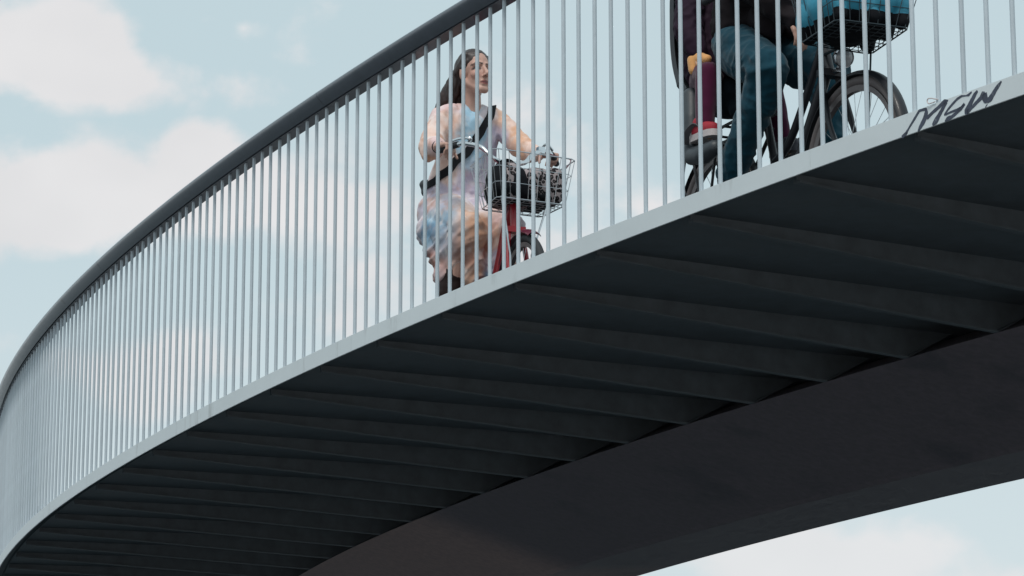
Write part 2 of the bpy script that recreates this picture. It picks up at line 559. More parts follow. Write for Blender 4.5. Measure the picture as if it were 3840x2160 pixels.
M['skin'] = mat('skin', (0.5, 0.3, 0.23), 0.5, attr='tint', var=0.05, vscale=30)
M['hair'] = mat('brown_hair', (0.030, 0.017, 0.015), 0.42, spec=0.5, var=0.3, vscale=30, stretch=(4, 4, 0.4), bump=0.5, bscale=40)
M['tie_dye'] = mat('tie_dye_cloth', (0.6, 0.5, 0.5), 0.8, spec=0.12, attr='tint', var=0.06, vscale=16, bump=0.06, bscale=140, sheen=0.1)
M['boot'] = mat('dark_brown_leather', (0.028, 0.018, 0.017), 0.5, spec=0.12, var=0.2, vscale=12)
M['black'] = mat('black_webbing', (0.012, 0.013, 0.016), 0.7, spec=0.12, var=0.1, vscale=40)
M['rubber'] = mat('black_rubber', (0.022, 0.024, 0.028), 0.7, var=0.15, vscale=30)
M['tyre_grey'] = mat('grey_brown_tyre', (0.135, 0.115, 0.115), 0.75, var=0.15, vscale=30)
M['rim'] = mat('worn_alloy_rim', (0.42, 0.40, 0.40), 0.38, metal=0.8, var=0.1)
M['rim_dull'] = mat('dull_rim', (0.16, 0.14, 0.14), 0.45, metal=0.5, var=0.1)
M['chrome_dull'] = mat('dull_chrome', (0.5, 0.5, 0.52), 0.25, metal=1.0)
M['strap_grey'] = mat('grey_strap', (0.10, 0.10, 0.11), 0.7)
M['mitten'] = mat('orange_mitten_wool', (0.72, 0.36, 0.13), 0.8, var=0.15, vscale=30, sheen=0.2)
M['chrome'] = mat('chrome', (0.72, 0.74, 0.76), 0.14, metal=1.0)
M['steel'] = mat('bright_wire', (0.50, 0.53, 0.56), 0.30, metal=0.9)
M['wire_dark'] = mat('dark_wire', (0.03, 0.045, 0.055), 0.4, metal=0.4)
M['red'] = mat('red_bike_paint', (0.30, 0.004, 0.014), 0.32, coat=0.25, var=0.05)
M['maroon'] = mat('maroon_mudguard_paint', (0.13, 0.016, 0.038), 0.35, coat=0.4)
M['black_paint'] = mat('black_bike_paint', (0.010, 0.011, 0.016), 0.5, coat=0.1)
M['glass'] = mat('headlight_lens', (0.55, 0.56, 0.58), 0.12, spec=0.8)
M['plastic'] = mat('dark_grey_plastic', (0.040, 0.048, 0.056), 0.5, var=0.1)
M['pad'] = mat('dark_seat_padding', (0.012, 0.02, 0.028), 0.8, spec=0.12)
M['teal'] = mat('teal_trousers_cloth', (0.0075, 0.050, 0.076), 0.8, spec=0.12, var=0.28, vscale=9, bump=0.25, bscale=70, sheen=0.15)
M['jacket'] = mat('dark_jacket_cloth', (0.014, 0.011, 0.013), 0.8, spec=0.12, var=0.3, vscale=9, bump=0.2, bscale=60)
M['child_jacket'] = mat('dark_plum_jacket', (0.024, 0.012, 0.024), 0.72, spec=0.12, var=0.3, vscale=10, bump=0.25, bscale=50)
M['leggings'] = mat('burgundy_leggings', (0.060, 0.005, 0.030), 0.8, spec=0.12, var=0.15, vscale=14, sheen=0.2)
M['shoe_red'] = mat('red_canvas', (0.33, 0.015, 0.030), 0.75, var=0.15, vscale=30)
M['sole'] = mat('off_white_rubber', (0.55, 0.50, 0.50), 0.6)
M['shoe_dark'] = mat('dark_grey_shoe', (0.06, 0.06, 0.075), 0.6)
M['shoe_black'] = mat('black_shoe', (0.012, 0.014, 0.017), 0.5, spec=0.12)
M['blue_bag'] = mat('blue_nylon', (0.035, 0.26, 0.38), 0.55, var=0.18, vscale=7, bump=0.3, bscale=16)
M['bag_dark'] = mat('black_bag_cloth', (0.010, 0.011, 0.014), 0.75, spec=0.12)

def leopard():
    m = bpy.data.materials.new('leopard_print_cloth'); m.use_nodes = True
    nt = m.node_tree; N, L = nt.nodes.new, nt.links.new
    p = nt.nodes['Principled BSDF']; p.inputs['Roughness'].default_value = 0.75; p.inputs['Specular IOR Level'].default_value = 0.12
    tc = N('ShaderNodeTexCoord')
    nz = N('ShaderNodeTexNoise'); nz.inputs['Scale'].default_value = 22; L(tc.outputs['Object'], nz.inputs['Vector'])
    ad = N('ShaderNodeVectorMath'); ad.operation = 'MULTIPLY_ADD'; L(nz.outputs['Color'], ad.inputs[0]); ad.inputs[1].default_value = (0.03,) * 3; L(tc.outputs['Object'], ad.inputs[2])
    v = N('ShaderNodeTexVoronoi'); v.inputs['Scale'].default_value = 46; L(ad.outputs[0], v.inputs['Vector'])
    r = N('ShaderNodeValToRGB'); L(v.outputs['Distance'], r.inputs[0])
    el = r.color_ramp.elements
    el[0].position = 0.0; el[0].color = (0.10, 0.085, 0.085, 1)
    el[1].position = 1.0; el[1].color = (0.36, 0.31, 0.315, 1)
    for pos, c in ((0.24, (0.10, 0.085, 0.085, 1)), (0.28, (0.012, 0.011, 0.013, 1)), (0.50, (0.012, 0.011, 0.013, 1)), (0.56, (0.36, 0.31, 0.315, 1))):
        e = el.new(pos); e.color = c
    L(r.outputs[0], p.inputs['Base Color'])
    return m
M['leopard'] = leopard()

# ---------------------------------------------------------------- bicycle pieces (rider frame)
def wheel(root, hub, rad, tyre_r, tyre_m, rim_m, spokes=28, steer=0.0):
    """Wheel in the x-z plane of the rider frame: part wheel > tyre, spokes, hub."""
    H = Vector(hub)
    Rz = Matrix.Rotation(steer, 3, 'Z')
    def cp(a, r, y=0.0): return H + Rz @ Vector((r * cos(a), y, r * sin(a)))
    n = 56
    b = MB()
    prof = [(rad - 2 * tyre_r - 0.020, -0.011), (rad - 2 * tyre_r - 0.020, 0.011), (rad - 2 * tyre_r + 0.002, 0.014), (rad - 2 * tyre_r + 0.002, -0.014)]
    b.grid([[cp(2 * pi * i / n, r, y) for r, y in prof] for i in range(n)], closed_u=True, closed_v=True)
    w = b.obj('wheel', rim_m, root, smooth=True)
    b = MB(); b.tube([cp(2 * pi * i / n, rad - tyre_r) for i in range(n)], tyre_r, 12, closed=True)
    b.obj('tyre', tyre_m, w, smooth=True)
    b = MB()
    for i in range(spokes):
        a = 2 * pi * i / spokes
        sd_ = 1 if i % 2 else -1
        a2 = a + (1.25 if (i // 2) % 2 else -1.25)
        b.tube([cp(a2, 0.022, 0.028 * sd_), cp(a, rad - 2 * tyre_r - 0.018, 0.003 * sd_)], 0.0012, 5, caps=False)
    b.obj('spokes', M['steel'], w)
    b = MB(); ax = Rz @ Vector((0, 1, 0))
    b.lathe(H, ax, [(0.001, -0.055), (0.008, -0.055), (0.008, -0.034), (0.024, -0.032), (0.024, -0.026), (0.014, -0.022), (0.014, 0.022), (0.024, 0.026), (0.024, 0.032), (0.008, 0.034), (0.008, 0.055), (0.001, 0.055)], 16)
    b.obj('hub', M['chrome'], w, smooth=True)
    return w

def mudguard(root, hub, rad, a0, a1, width, m, steer=0.0, lip=0.011):
    H = Vector(hub); Rz = Matrix.Rotation(steer, 3, 'Z')
    rows = []
    n = 34
    for i in range(n + 1):
        a = a0 + (a1 - a0) * i / n
        row = []
        for q in range(9):
            s = -1 + q / 4.0
            r = rad - lip * s * s * (1 if abs(s) < 0.99 else 1.6)
            row.append(H + Rz @ Vector((r * cos(a), s * width / 2, r * sin(a))))
        for q in reversed(range(9)):
            s = -1 + q / 4.0
            r = rad - 0.0022 - lip * s * s * (1 if abs(s) < 0.99 else 1.6)
            row.append(H + Rz @ Vector((r * cos(a), s * width / 2 * 0.97, r * sin(a))))
        rows.append(row)
    b = MB(); b.grid(rows, closed_u=True)
    return b.obj('mudguard', m, root, smooth=True)

def curve_pts(P, n=6):
    """Catmull-Rom through the points."""
    P = [Vector(p) for p in P]
    out = []
    for i in range(len(P) - 1):
        a = P[max(i - 1, 0)]; b = P[i]; c = P[i + 1]; d = P[min(i + 2, len(P) - 1)]
        for k in range(n):
            t = k / n
            out.append(0.5 * ((2 * b) + (c - a) * t + (2 * a - 5 * b + 4 * c - d) * t * t + (3 * b - a - 3 * c + d) * t ** 3))
    out.append(P[-1])
    return out

def wire_basket(root, bot, top, z0, z1, m, r, nx, ny, levels, mesh_n=(7, 6)):
    """bot/top: four corners (x,y) rear-right, front-right, front-left, rear-left."""
    b = MB()
    def pt(f, side, h):
        i, j = side, (side + 1) % 4
        lo = Vector((*bot[i], 0)).lerp(Vector((*bot[j], 0)), f); hi = Vector((*top[i], 0)).lerp(Vector((*top[j], 0)), f)
        p = lo.lerp(hi, h); return Vector((p.x, p.y, z0 + (z1 - z0) * h))
    for h in levels:
        loop = []
        for s in range(4):
            for f in (0.06, 0.5, 0.94): loop.append(pt(f, s, h))
        b.tube(loop, r * (1.7 if h in (0.0, 1.0) else 1.0), 6, closed=True)
    for s in range(4):
        n = nx if s % 2 == 0 else ny
        for k in range(n):
            f = 0.06 + 0.88 * k / (n - 1)
            b.tube([pt(f, s, 1.0), pt(f, s, 0.0)], r, 5)
    for k in range(mesh_n[0]):
        f = (k + 0.5) / mesh_n[0]
        b.tube([pt(f, 0, 0), pt(1 - f, 2, 0)], r * 0.9, 5)
    for k in range(mesh_n[1]):
        f = (k + 0.5) / mesh_n[1]
        b.tube([pt(f, 1, 0), pt(1 - f, 3, 0)], r * 0.9, 5)
    return b.obj('wire_basket', m, root, smooth=True)

def hand_mesh(b, wrist, along, palm_n, side, scale=1.0, curl=(0.55, 0.95, 0.75), spread=0.10, thumb_in=1.0):
    """Hand from the wrist: palm plus five bent fingers. along = direction to the knuckles, palm_n = out of the palm, side = towards the thumb."""
    A = Vector(along).normalized(); P = Vector(palm_n); P = (P - A * P.dot(A)).normalized()
    S = Vector(side); S = (S - A * S.dot(A) - P * S.dot(P)).normalized()
    W = Vector(wrist); k = scale
    for off in (-0.028, -0.010, 0.010, 0.027):
        capsule(b, W + S * off * 0.6 * k, 0.0175 * k, W + A * 0.085 * k + S * off * k, 0.0125 * k, 10, 4)
    lens = ((0.040, 0.024, 0.020), (0.045, 0.029, 0.022), (0.041, 0.026, 0.021), (0.032, 0.019, 0.018))
    for i, off in enumerate((0.029, 0.010, -0.010, -0.029)):
        p = W + A * 0.088 * k + S * off * k
        d = (A + S * off * spread * 10 * 0.12).normalized()
        rr = (0.0098, 0.0100, 0.0096, 0.0086)[i] * k
        for L_, c in zip(lens[i], curl):
            ax = d.cross(P)
            d = Matrix.Rotation(c, 3, ax.normalized()) @ d
            if d.dot(P) < -0.99: break
            q = p + d * L_ * k
            capsule(b, p, rr, q, rr * 0.9, 9, 3)
            p = q; rr *= 0.9
            P_ = P
    # thumb leaves the side of the palm near its base
    p = W + A * 0.020 * k + S * 0.022 * k
    d = (A * 0.55 + S * 0.72 + P * 0.35 * thumb_in).normalized()
    for L_, rr in ((0.042, 0.0135), (0.032, 0.011), (0.026, 0.0095)):
        q = p + d * L_ * k
        capsule(b, p, rr * k, q, rr * 0.9 * k, 9, 3)
        p = q
        d = (d * 0.8 + A * 0.15 + P * 0.45 * thumb_in - S * 0.1).normalized()

# ================================================================ the woman and her red bicycle
lean = Matrix(((1, 0, 0, 0), (0, 1, 0.055, 0), (0, 0, 1, 0), (0, 0, 0, 1)))    # leaning a little into the bend
FB = FW @ Matrix.Rotation(radians(-7), 4, 'Z')
bike = thing('city_bicycle', 'red city bicycle with a bright wire front basket, under the woman in the long dress', 'bicycle', FB, 'bicycles on the bridge')
UP = FB.inverted() @ FW
HF, HR = (0, 0, 0.345), (-1.09, 0, 0.345)
wheel(bike, HF, 0.343, 0.021, M['rubber'], M['rim_dull'])
wheel(bike, HR, 0.343, 0.021, M['rubber'], M['rim_dull'])
mudguard(bike, HF, 0.366, radians(60), radians(205), 0.068, M['maroon'])
mudguard(bike, HR, 0.362, radians(20), radians(200), 0.056, M['maroon'])
b = MB()
b.tube(curve_pts([(-0.185, 0.008, 0.86), (-0.25, 0.0, 0.74), (-0.325, 0, 0.60), (-0.43, 0, 0.44), (-0.62, 0, 0.30)]), 0.026, 12)
b.tube(curve_pts([(-0.18, 0.008, 0.92), (-0.28, 0.0, 0.76), (-0.365, 0, 0.63), (-0.49, 0, 0.50), (-0.69, 0, 0.44)]), 0.020, 12)
b.tube([(-0.62, 0, 0.30), (-0.80, 0, 0.80)], 0.018, 12)
b.tube([(-0.172, 0.012, 0.955), (-0.128, 0.002, 0.735)], 0.022, 12)
for s in (-1, 1):
    b.tube([(-0.62, 0.03 * s, 0.30), (-1.09, 0.05 * s, 0.345)], 0.011, 8)
    b.tube([(-0.74, 0.02 * s, 0.62), (-1.09, 0.05 * s, 0.345)], 0.009, 8)
fr = b.obj('frame', M['red'], bike, smooth=True)
b = MB()
for s in (-1, 1):
    b.tube(curve_pts([(-0.118, 0.002 + 0.030 * s, 0.735), (-0.09, 0.046 * s, 0.62), (-0.045, 0.05 * s, 0.46), (0, 0.052 * s, 0.345)]), [0.013] * 12 + [0.010] * 7, 10)
b.box((-0.118, 0.002, 0.742), (0.05, 0.095, 0.028))
b.obj('fork', M['red'], bike, smooth=True)
b = MB()
for s, yy in ((-1, -0.085), (1, 0.17)):
    b.tube([(-0.06, yy, 0.892), (-0.02, 0.058 * s, 0.60), (0, 0.062 * s, 0.345)], 0.0052, 8)
b.obj('basket_stay', M['steel'], bike, smooth=True).matrix_local = UP
b = MB()
b.tube(curve_pts([(-0.40, -0.215, 1.205), (-0.34, -0.195, 1.206), (-0.29, -0.172, 1.202), (-0.22, -0.121, 1.172), (-0.18, -0.092, 1.122), (-0.168, -0.05, 1.098), (-0.165, 0.03, 1.092), (-0.17, 0.095, 1.106), (-0.2, 0.145, 1.152), (-0.25, 0.225, 1.198), (-0.30, 0.30, 1.208), (-0.38, 0.365, 1.203)]), 0.0118, 12)
b.tube([(-0.165, 0.03, 1.10), (-0.166, 0.034, 0.93)], 0.014, 10)
b.lathe((-0.166, 0.034, 0.955), (0, 0, 1), [(0.001, 0), (0.021, 0), (0.021, 0.02), (0.001, 0.02)], 14)
hb = b.obj('handlebar', M['chrome'], bike, smooth=True); hb.matrix_local = UP
b = MB(); b.tube(curve_pts([(-0.335, -0.192, 1.206), (-0.39, -0.212, 1.205), (-0.455, -0.235, 1.200)]), 0.0165, 12); b.obj('grip', M['rubber'], hb, smooth=True)
b = MB(); b.tube(curve_pts([(-0.315, 0.315, 1.208), (-0.37, 0.358, 1.203), (-0.42, 0.395, 1.195)]), 0.0165, 12); b.obj('grip', M['rubber'], hb, smooth=True)
b = MB()
b.tube(curve_pts([(-0.255, 0.225, 1.205), (-0.245, 0.243, 1.232), (-0.27, 0.275, 1.240), (-0.32, 0.325, 1.232)]), [0.009] * 8 + [0.006] * 11, 8, flat=(0.6, 1.3))
b.box((-0.25, 0.222, 1.202), (0.03, 0.035, 0.034))
b.obj('brake_lever', M['chrome'], hb, smooth=True)
b = MB()
b.tube(curve_pts([(-0.27, -0.16, 1.205), (-0.26, -0.165, 1.222), (-0.31, -0.20, 1.228), (-0.37, -0.225, 1.222)]), [0.008] * 8 + [0.005] * 11, 8, flat=(0.6, 1.3))
b.obj('brake_lever', M['chrome'], hb, smooth=True)
b = MB()
b.tube(curve_pts([(-0.255, 0.232, 1.20), (-0.20, 0.30, 1.165), (-0.13, 0.33, 1.13), (-0.10, 0.22, 1.02), (-0.13, 0.06, 0.93)]), 0.0028, 6)
b.tube(curve_pts([(-0.26, -0.150, 1.20), (-0.14, -0.10, 1.10), (-0.10, -0.02, 1.0), (-0.15, 0.01, 0.90), (-0.175, -0.02, 0.80), (-0.20, -0.01, 0.70), (-0.27, 0.0, 0.60)]), 0.0028, 6)
b.obj('cable', M['maroon'], bike, smooth=True).matrix_local = UP
# basket
wb = wire_basket(bike, [(-0.315, -0.075), (-0.035, -0.118), (-0.045, 0.262), (-0.325, 0.262)], [(-0.345, -0.128), (0.042, -0.178), (0.020, 0.285), (-0.36, 0.315)],
            0.880, 1.097, M['steel'], 0.00175, 7, 8, (0.0, 0.33, 0.66, 1.0))
wb.matrix_local = UP
b = MB()
ellipsoid(b, (-0.86, 0.0, 0.905), (0.13, 0.085, 0.035)); capsule(b, (-0.86, 0, 0.90), 0.04, (-0.70, 0, 0.905), 0.022)
link('saddle', fuse('saddle', b, 0.008, 3, M['black']), bike)
b = MB()
b.tube([(-0.62, 0.095, 0.30), (-0.50, 0.10, 0.20)], 0.010, 8); b.tube([(-0.62, -0.095, 0.30), (-0.74, -0.10, 0.40)], 0.010, 8)
b.tube([(-0.62, -0.10, 0.30), (-0.62, 0.10, 0.30)], 0.012, 8)
b.box((-0.50, 0.145, 0.20), (0.09, 0.08, 0.022)); b.box((-0.74, -0.145, 0.40), (0.09, 0.08, 0.022))
b.obj('crank', M['chrome'], bike)
b = MB(); b.tube(curve_pts([(-0.62, -0.052, 0.355), (-0.85, -0.052, 0.40), (-1.08, -0.055, 0.40), (-1.15, -0.055, 0.345), (-1.08, -0.055, 0.29), (-0.85, -0.052, 0.235), (-0.62, -0.052, 0.235), (-0.555, -0.052, 0.295), (-0.62, -0.052, 0.355)]), 0.012, 8)
b.obj('chain_guard', M['maroon'], bike, smooth=True)

# bag in the basket
b = MB()
pts = [(-0.28, 0.02), (-0.28, 0.12), (-0.27, 0.20), (-0.10, 0.215), (-0.08, 0.10), (-0.09, -0.03), (-0.24, -0.02)]
for (x, y) in pts:
    capsule(b, (x, y, 0.936), 0.052, (x + 0.005, y, 1.018 + 0.010 * sin(x * 40 + y * 23)), 0.048)
ellipsoid(b, (-0.18, 0.09, 0.972), (0.135, 0.165, 0.092)); ellipsoid(b, (-0.11, 0.12, 0.975), (0.075, 0.125, 0.090))
bag = link('tote_bag', fuse('tote_bag', b, 0.008, 14, M['leopard'], fold=lambda p, n: 0.007 * ridge(p, (14, 14, 8), 2.0)), None)
bag.matrix_world = FW
tag(bag, 'leopard print cloth bag sitting in the wire basket of the red bicycle', 'bag')
b = MB()
for (x, y) in [(-0.25, -0.035), (-0.17, -0.060), (-0.09, -0.065), (-0.075, -0.01), (-0.08, 0.02)]:
    capsule(b, (x, y, 0.945), 0.050, (x, y - 0.002, 1.035 if y < 0 else 1.02), 0.036)
ellipsoid(b, (-0.185, 0.09, 0.912), (0.150, 0.180, 0.030)); capsule(b, (-0.27, -0.03, 0.915), 0.03, (-0.29, 0.20, 0.915), 0.03)
link('flap', fuse('flap', b, 0.008, 10, M['bag_dark'], fold=lambda p, n: 0.005 * ridge(p, (18, 18, 10), 5.0)), bag)
b = MB()
b.tube(curve_pts([(-0.08, 0.02, 1.04), (-0.10, -0.02, 1.085), (-0.16, -0.05, 1.075), (-0.20, -0.04, 1.03)]), 0.012, 8, flat=(0.4, 1.5))
b.obj('handle', M['bag_dark'], bag, smooth=True)

# ---- the rider
woman = thing('person', 'woman with long brown hair in a tie-dyed dress, riding the red bicycle and looking aside', 'person', FW)
HY = radians(8)
HM = Matrix.Translation((-0.662, 0.052, 1.690)) @ Matrix.Rotation(HY, 4, 'Z') @ Matrix.Rotation(radians(-4), 4, 'Y')
SKIN = (0.54, 0.325, 0.26)

def head_shapes(b, Hm):
    s = MB()
    ellipsoid(s, (-0.012, 0, 0.040), (0.094, 0.073, 0.094))
    ellipsoid(s, (0.030, 0, -0.035), (0.060, 0.056, 0.078))
    capsule(s, (0.066, -0.010, -0.104), 0.021, (0.066, 0.010, -0.104), 0.021)
    for d in (-1, 1):
        capsule(s, (-0.008, 0.044 * d, -0.050), 0.022, (0.056, 0.018 * d, -0.097), 0.021)
        ellipsoid(s, (0.058, 0.036 * d, -0.028), (0.026, 0.026, 0.026))
        capsule(s, (0.078, 0.014 * d, 0.030), 0.012, (0.066, 0.046 * d, 0.026), 0.012)
        ellipsoid(s, (0.070, 0.031 * d, 0.002), (0.0125, 0.016, 0.012))
        ellipsoid(s, (0.104, 0.011 * d, -0.040), (0.011, 0.009, 0.008))
        ellipsoid(s, (-0.014, 0.076 * d, -0.004), (0.021, 0.010, 0.034), Matrix.Rotation(radians(24 * d), 3, 'Z'))
        ellipsoid(s, (-0.006, 0.074 * d, -0.030), (0.011, 0.008, 0.014))
    capsule(s, (0.084, 0, 0.012), 0.009, (0.112, 0, -0.031), 0.0125)
    capsule(s, (0.083, -0.014, -0.066), 0.0090, (0.083, 0.014, -0.066), 0.0090)
    capsule(s, (0.081, -0.012, -0.079), 0.0100, (0.081, 0.012, -0.079), 0.0100)
    b.add([Hm @ p if isinstance(p, Vector) else Hm @ Vector(p) for p in s.v], s.f)

def face_colour(Hm, base):
    inv = Hm.inverted()
    lip = (0.30, 0.095, 0.085); brow = (0.085, 0.050, 0.042); lash = (0.03, 0.02, 0.018); white = (0.27, 0.22, 0.20)
    def f(p, n):
        q = inv @ p
        c = base
        if q.length < 0.19:
            # blush and warmth of cheeks, nose
            d = ((q.y - 0.04) ** 2 + (q.z + 0.03) ** 2) ** 0.5
            d2 = ((q.y + 0.04) ** 2 + (q.z + 0.03) ** 2) ** 0.5
            if q.x > 0.03: c = lerp3(c, (0.47, 0.20, 0.16), 0.45 * (1 - sstep(min(d, d2), 0.01, 0.035)))
            if q.x > 0.062:
                e = ((q.y / 0.024) ** 2 + ((q.z + 0.0725) / 0.0125) ** 2)
                c = lerp3(c, lip, 1 - sstep(e, 0.6, 1.15))
                if abs(q.z + 0.0725) < 0.0026 and abs(q.y) < 0.022: c = (0.12, 0.04, 0.04)
                for d in (-1, 1):
                    if abs(q.y - 0.0105 * d) < 0.0040 and n.z < -0.5 and -0.052 < q.z < -0.036 and q.x > 0.096: c = lerp3(c, (0.10, 0.04, 0.03), 0.8)
            if q.x > 0.040:
                for d in (-1, 1):
                    y = q.y * d
                    zb = 0.027 + 0.006 * sstep(y, 0.012, 0.034) - 0.010 * sstep(y, 0.040, 0.056)
                    if 0.010 < y < 0.056: c = lerp3(c, brow, 0.95 * (1 - sstep(abs(q.z - zb), 0.0028, 0.0062)))
                    e = (((y - 0.032) / 0.0150) ** 2 + ((q.z - 0.004) / 0.0068) ** 2)
                    if e < 1.15:
                        c = lerp3(white, lash, sstep(e, 0.45, 0.8))
                        if abs(y - 0.033) < 0.0068: c = (0.03, 0.022, 0.018)
                        if q.z > 0.0075: c = lash
                    elif e < 2.6 and q.z > -0.006:
                        c = lerp3((0.22, 0.11, 0.095), c, sstep(e, 1.15, 2.6))  # brow shade painted into the eye sockets
        return c
    return f

b = MB()
head_shapes(b, HM)
chain(b, [((-0.690, 0.045, 1.62), 0.046), ((-0.715, 0.060, 1.53), 0.048), ((-0.745, 0.065, 1.46), 0.065)])
chain(b, [((-0.76, 0.065, 1.44), 0.085), ((-0.80, 0.055, 1.25), 0.08), ((-0.86, 0.035, 1.02), 0.10)])
# arms
chain(b, [((-0.75, 0.01, 1.47), 0.05), ((-0.74, -0.095, 1.475), 0.045), ((-0.665, -0.19, 1.275), 0.034), ((-0.52, -0.225, 1.230), 0.029), ((-0.465, -0.236, 1.222), 0.024)])
chain(b, [((-0.75, 0.12, 1.47), 0.05), ((-0.74, 0.215, 1.49), 0.045), ((-0.61, 0.285, 1.325), 0.034), ((-0.50, 0.315, 1.265), 0.028), ((-0.435, 0.338, 1.243), 0.023)])
# legs
chain(b, [((-0.86, -0.04, 0.98), 0.09), ((-0.47, -0.085, 0.80), 0.058), ((-0.62, -0.11, 0.47), 0.045), ((-0.64, -0.115, 0.40), 0.036), ((-0.60, -0.12, 0.40), 0.03)])
chain(b, [((-0.86, 0.11, 0.98), 0.09), ((-0.43, 0.135, 0.83), 0.058), ((-0.47, 0.125, 0.42), 0.045), ((-0.50, 0.125, 0.26), 0.036), ((-0.47, 0.13, 0.24), 0.03)])
hand_mesh(b, (-0.465, -0.236, 1.222), (0.93, 0.30, -0.10), (0.1, 0.0, -1), (0.25, 0.95, 0.0), 0.90, curl=(1.25, 1.45, 0.9))
hand_mesh(b, (-0.435, 0.338, 1.243), (0.90, 0.10, -0.22), (0.1, 0, -1), (0.2, -0.95, 0.0), 0.90, curl=(1.25, 1.45, 0.9))
body = fuse('body', b, 0.0048, 2, M['skin'], colour=face_colour(HM, SKIN))
link('body', body, woman)

# hair: swept back over the crown, gathered behind the ears, ends blown out behind the shoulders
b = MB()
s = MB()
ellipsoid(s, (-0.0200, 0, 0.0590), (0.0950, 0.082, 0.081))
ellipsoid(s, (-0.040, 0, 0.045), (0.094, 0.083, 0.086))
ellipsoid(s, (-0.058, 0, 0.005), (0.066, 0.074, 0.085))
capsule(s, (0.016, -0.058, 0.085), 0.022, (-0.045, -0.078, 0.010), 0.022)
capsule(s, (0.016, 0.058, 0.085), 0.022, (-0.045, 0.078, 0.010), 0.022)
capsule(s, (0.030, -0.062, 0.052), 0.010, (0.000, -0.076, 0.022), 0.014)
capsule(s, (0.030, 0.062, 0.052), 0.010, (0.000, 0.076, 0.022), 0.014)
b.add([HM @ Vector(p) for p in s.v], s.f)
hb_ = [HM @ Vector(q) for q in ((-0.075, -0.045, 0.0), (-0.085, 0.0, 0.0), (-0.07, 0.045, 0.0))]
for i, q in enumerate(hb_):
    e = q + Vector((-0.055, -0.045 + 0.022 * i, -0.10)); e2 = e + Vector((-0.035, -0.035 + 0.02 * i, -0.075 + 0.012 * i))
    chain(b, [(q, 0.050), (e, 0.045), (e2, 0.026)])
chain(b, [((-0.735, -0.015, 1.66), 0.040), ((-0.765, -0.045, 1.58), 0.036), ((-0.80, -0.085, 1.545), 0.014)])
def hair_fold(p, n):
    return (0.0065 - 0.005 * sstep(p.z, 1.66, 1.75)) * mnoise.noise(Vector((p.x * 75, p.y * 75, p.z * 9)))
hair = link('hair', fuse('hair', b, 0.0045, 3, M['hair'], fold=hair_fold), woman)
b = MB()
rr = random.Random(5)
for i in range(30):
    q = Vector((-0.755 + rr.uniform(-0.015, 0.01), -0.035 + rr.uniform(-0.02, 0.05), 1.625 + rr.uniform(-0.03, 0.02)))
    d = Vector((rr.uniform(-0.07, -0.02), rr.uniform(-0.060, -0.02), rr.uniform(-0.10, -0.05)))
    w = Vector((rr.uniform(-0.02, 0.02), rr.uniform(-0.012, 0.01), rr.uniform(-0.01, 0.01)))
    b.tube(curve_pts([q, q + d * 0.4 + w * 0.3, q + d * 0.75 + w, q + d + w * 1.6], 3), [0.0060] * 4 + [0.0042] * 3 + [0.0022] * 2 + [0.0006], 4)
sw = b.obj('loose_strands', M['hair'], hair, smooth=True)
sw['kind'] = 'stuff'

# the dress
b = MB()
chain(b, [((-0.735, 0.000, 1.44), 0.085), ((-0.785, -0.010, 1.25), 0.092), ((-0.83, -0.025, 1.08), 0.115)])
chain(b, [((-0.735, 0.135, 1.45), 0.085), ((-0.785, 0.120, 1.26), 0.092), ((-0.83, 0.105, 1.08), 0.115)])
chain(b, [((-0.72, 0.065, 1.42), 0.088), ((-0.765, 0.055, 1.24), 0.10)])
chain(b, [((-0.735, 0.005, 1.495), 0.050), ((-0.735, 0.065, 1.497), 0.050), ((-0.735, 0.130, 1.500), 0.050)])
# right sleeve
chain(b, [((-0.735, -0.055, 1.475), 0.062), ((-0.735, -0.100, 1.455), 0.060), ((-0.695, -0.160, 1.345), 0.062), ((-0.655, -0.192, 1.270), 0.064), ((-0.575, -0.213, 1.250), 0.052), ((-0.525, -0.225, 1.236), 0.047)])
capsule(b, (-0.665, -0.205, 1.265), 0.056, (-0.640, -0.215, 1.222), 0.036)
# left sleeve
chain(b, [((-0.735, 0.180, 1.485), 0.062), ((-0.725, 0.222, 1.465), 0.059), ((-0.665, 0.255, 1.390), 0.059), ((-0.605, 0.283, 1.320), 0.060), ((-0.545, 0.305, 1.275), 0.050), ((-0.485, 0.320, 1.260), 0.043)])
# seat and thighs
ellipsoid(b, (-0.855, -0.010, 0.985), (0.16, 0.165, 0.135))
ellipsoid(b, (-0.805, -0.070, 0.890), (0.165, 0.115, 0.130))
chain(b, [((-0.80, -0.06, 0.960), 0.125), ((-0.62, -0.075, 0.915), 0.108), ((-0.475, -0.080, 0.820), 0.082)])
chain(b, [((-0.80, 0.10, 0.97), 0.110), ((-0.60, 0.120, 0.920), 0.088), ((-0.435, 0.140, 0.850), 0.068)])
# cloth hanging below
chain(b, [((-0.78, -0.115, 0.885), 0.090), ((-0.70, -0.130, 0.790), 0.074), ((-0.635, -0.120, 0.700), 0.056), ((-0.605, -0.115, 0.630), 0.058)])
chain(b, [((-0.475, -0.080, 0.810), 0.082), ((-0.51, -0.060, 0.710), 0.070), ((-0.545, -0.055, 0.620), 0.056), ((-0.545, -0.04, 0.570), 0.034)])
chain(b, [((-0.60, -0.10, 0.80), 0.10), ((-0.585, -0.10, 0.68), 0.082), ((-0.590, -0.10, 0.645), 0.070)])
chain(b, [((-0.50, -0.085, 0.76), 0.085), ((-0.56, -0.095, 0.66), 0.075)])
ellipsoid(b, (-0.72, -0.125, 0.835), (0.13, 0.080, 0.100))
chain(b, [((-0.74, -0.120, 0.83), 0.085), ((-0.655, -0.125, 0.715), 0.072), ((-0.605, -0.115, 0.625), 0.070)])
chain(b, [((-0.53, 0.02, 0.87), 0.062), ((-0.53, 0.03, 0.74), 0.058), ((-0.535, 0.025, 0.60), 0.055)])
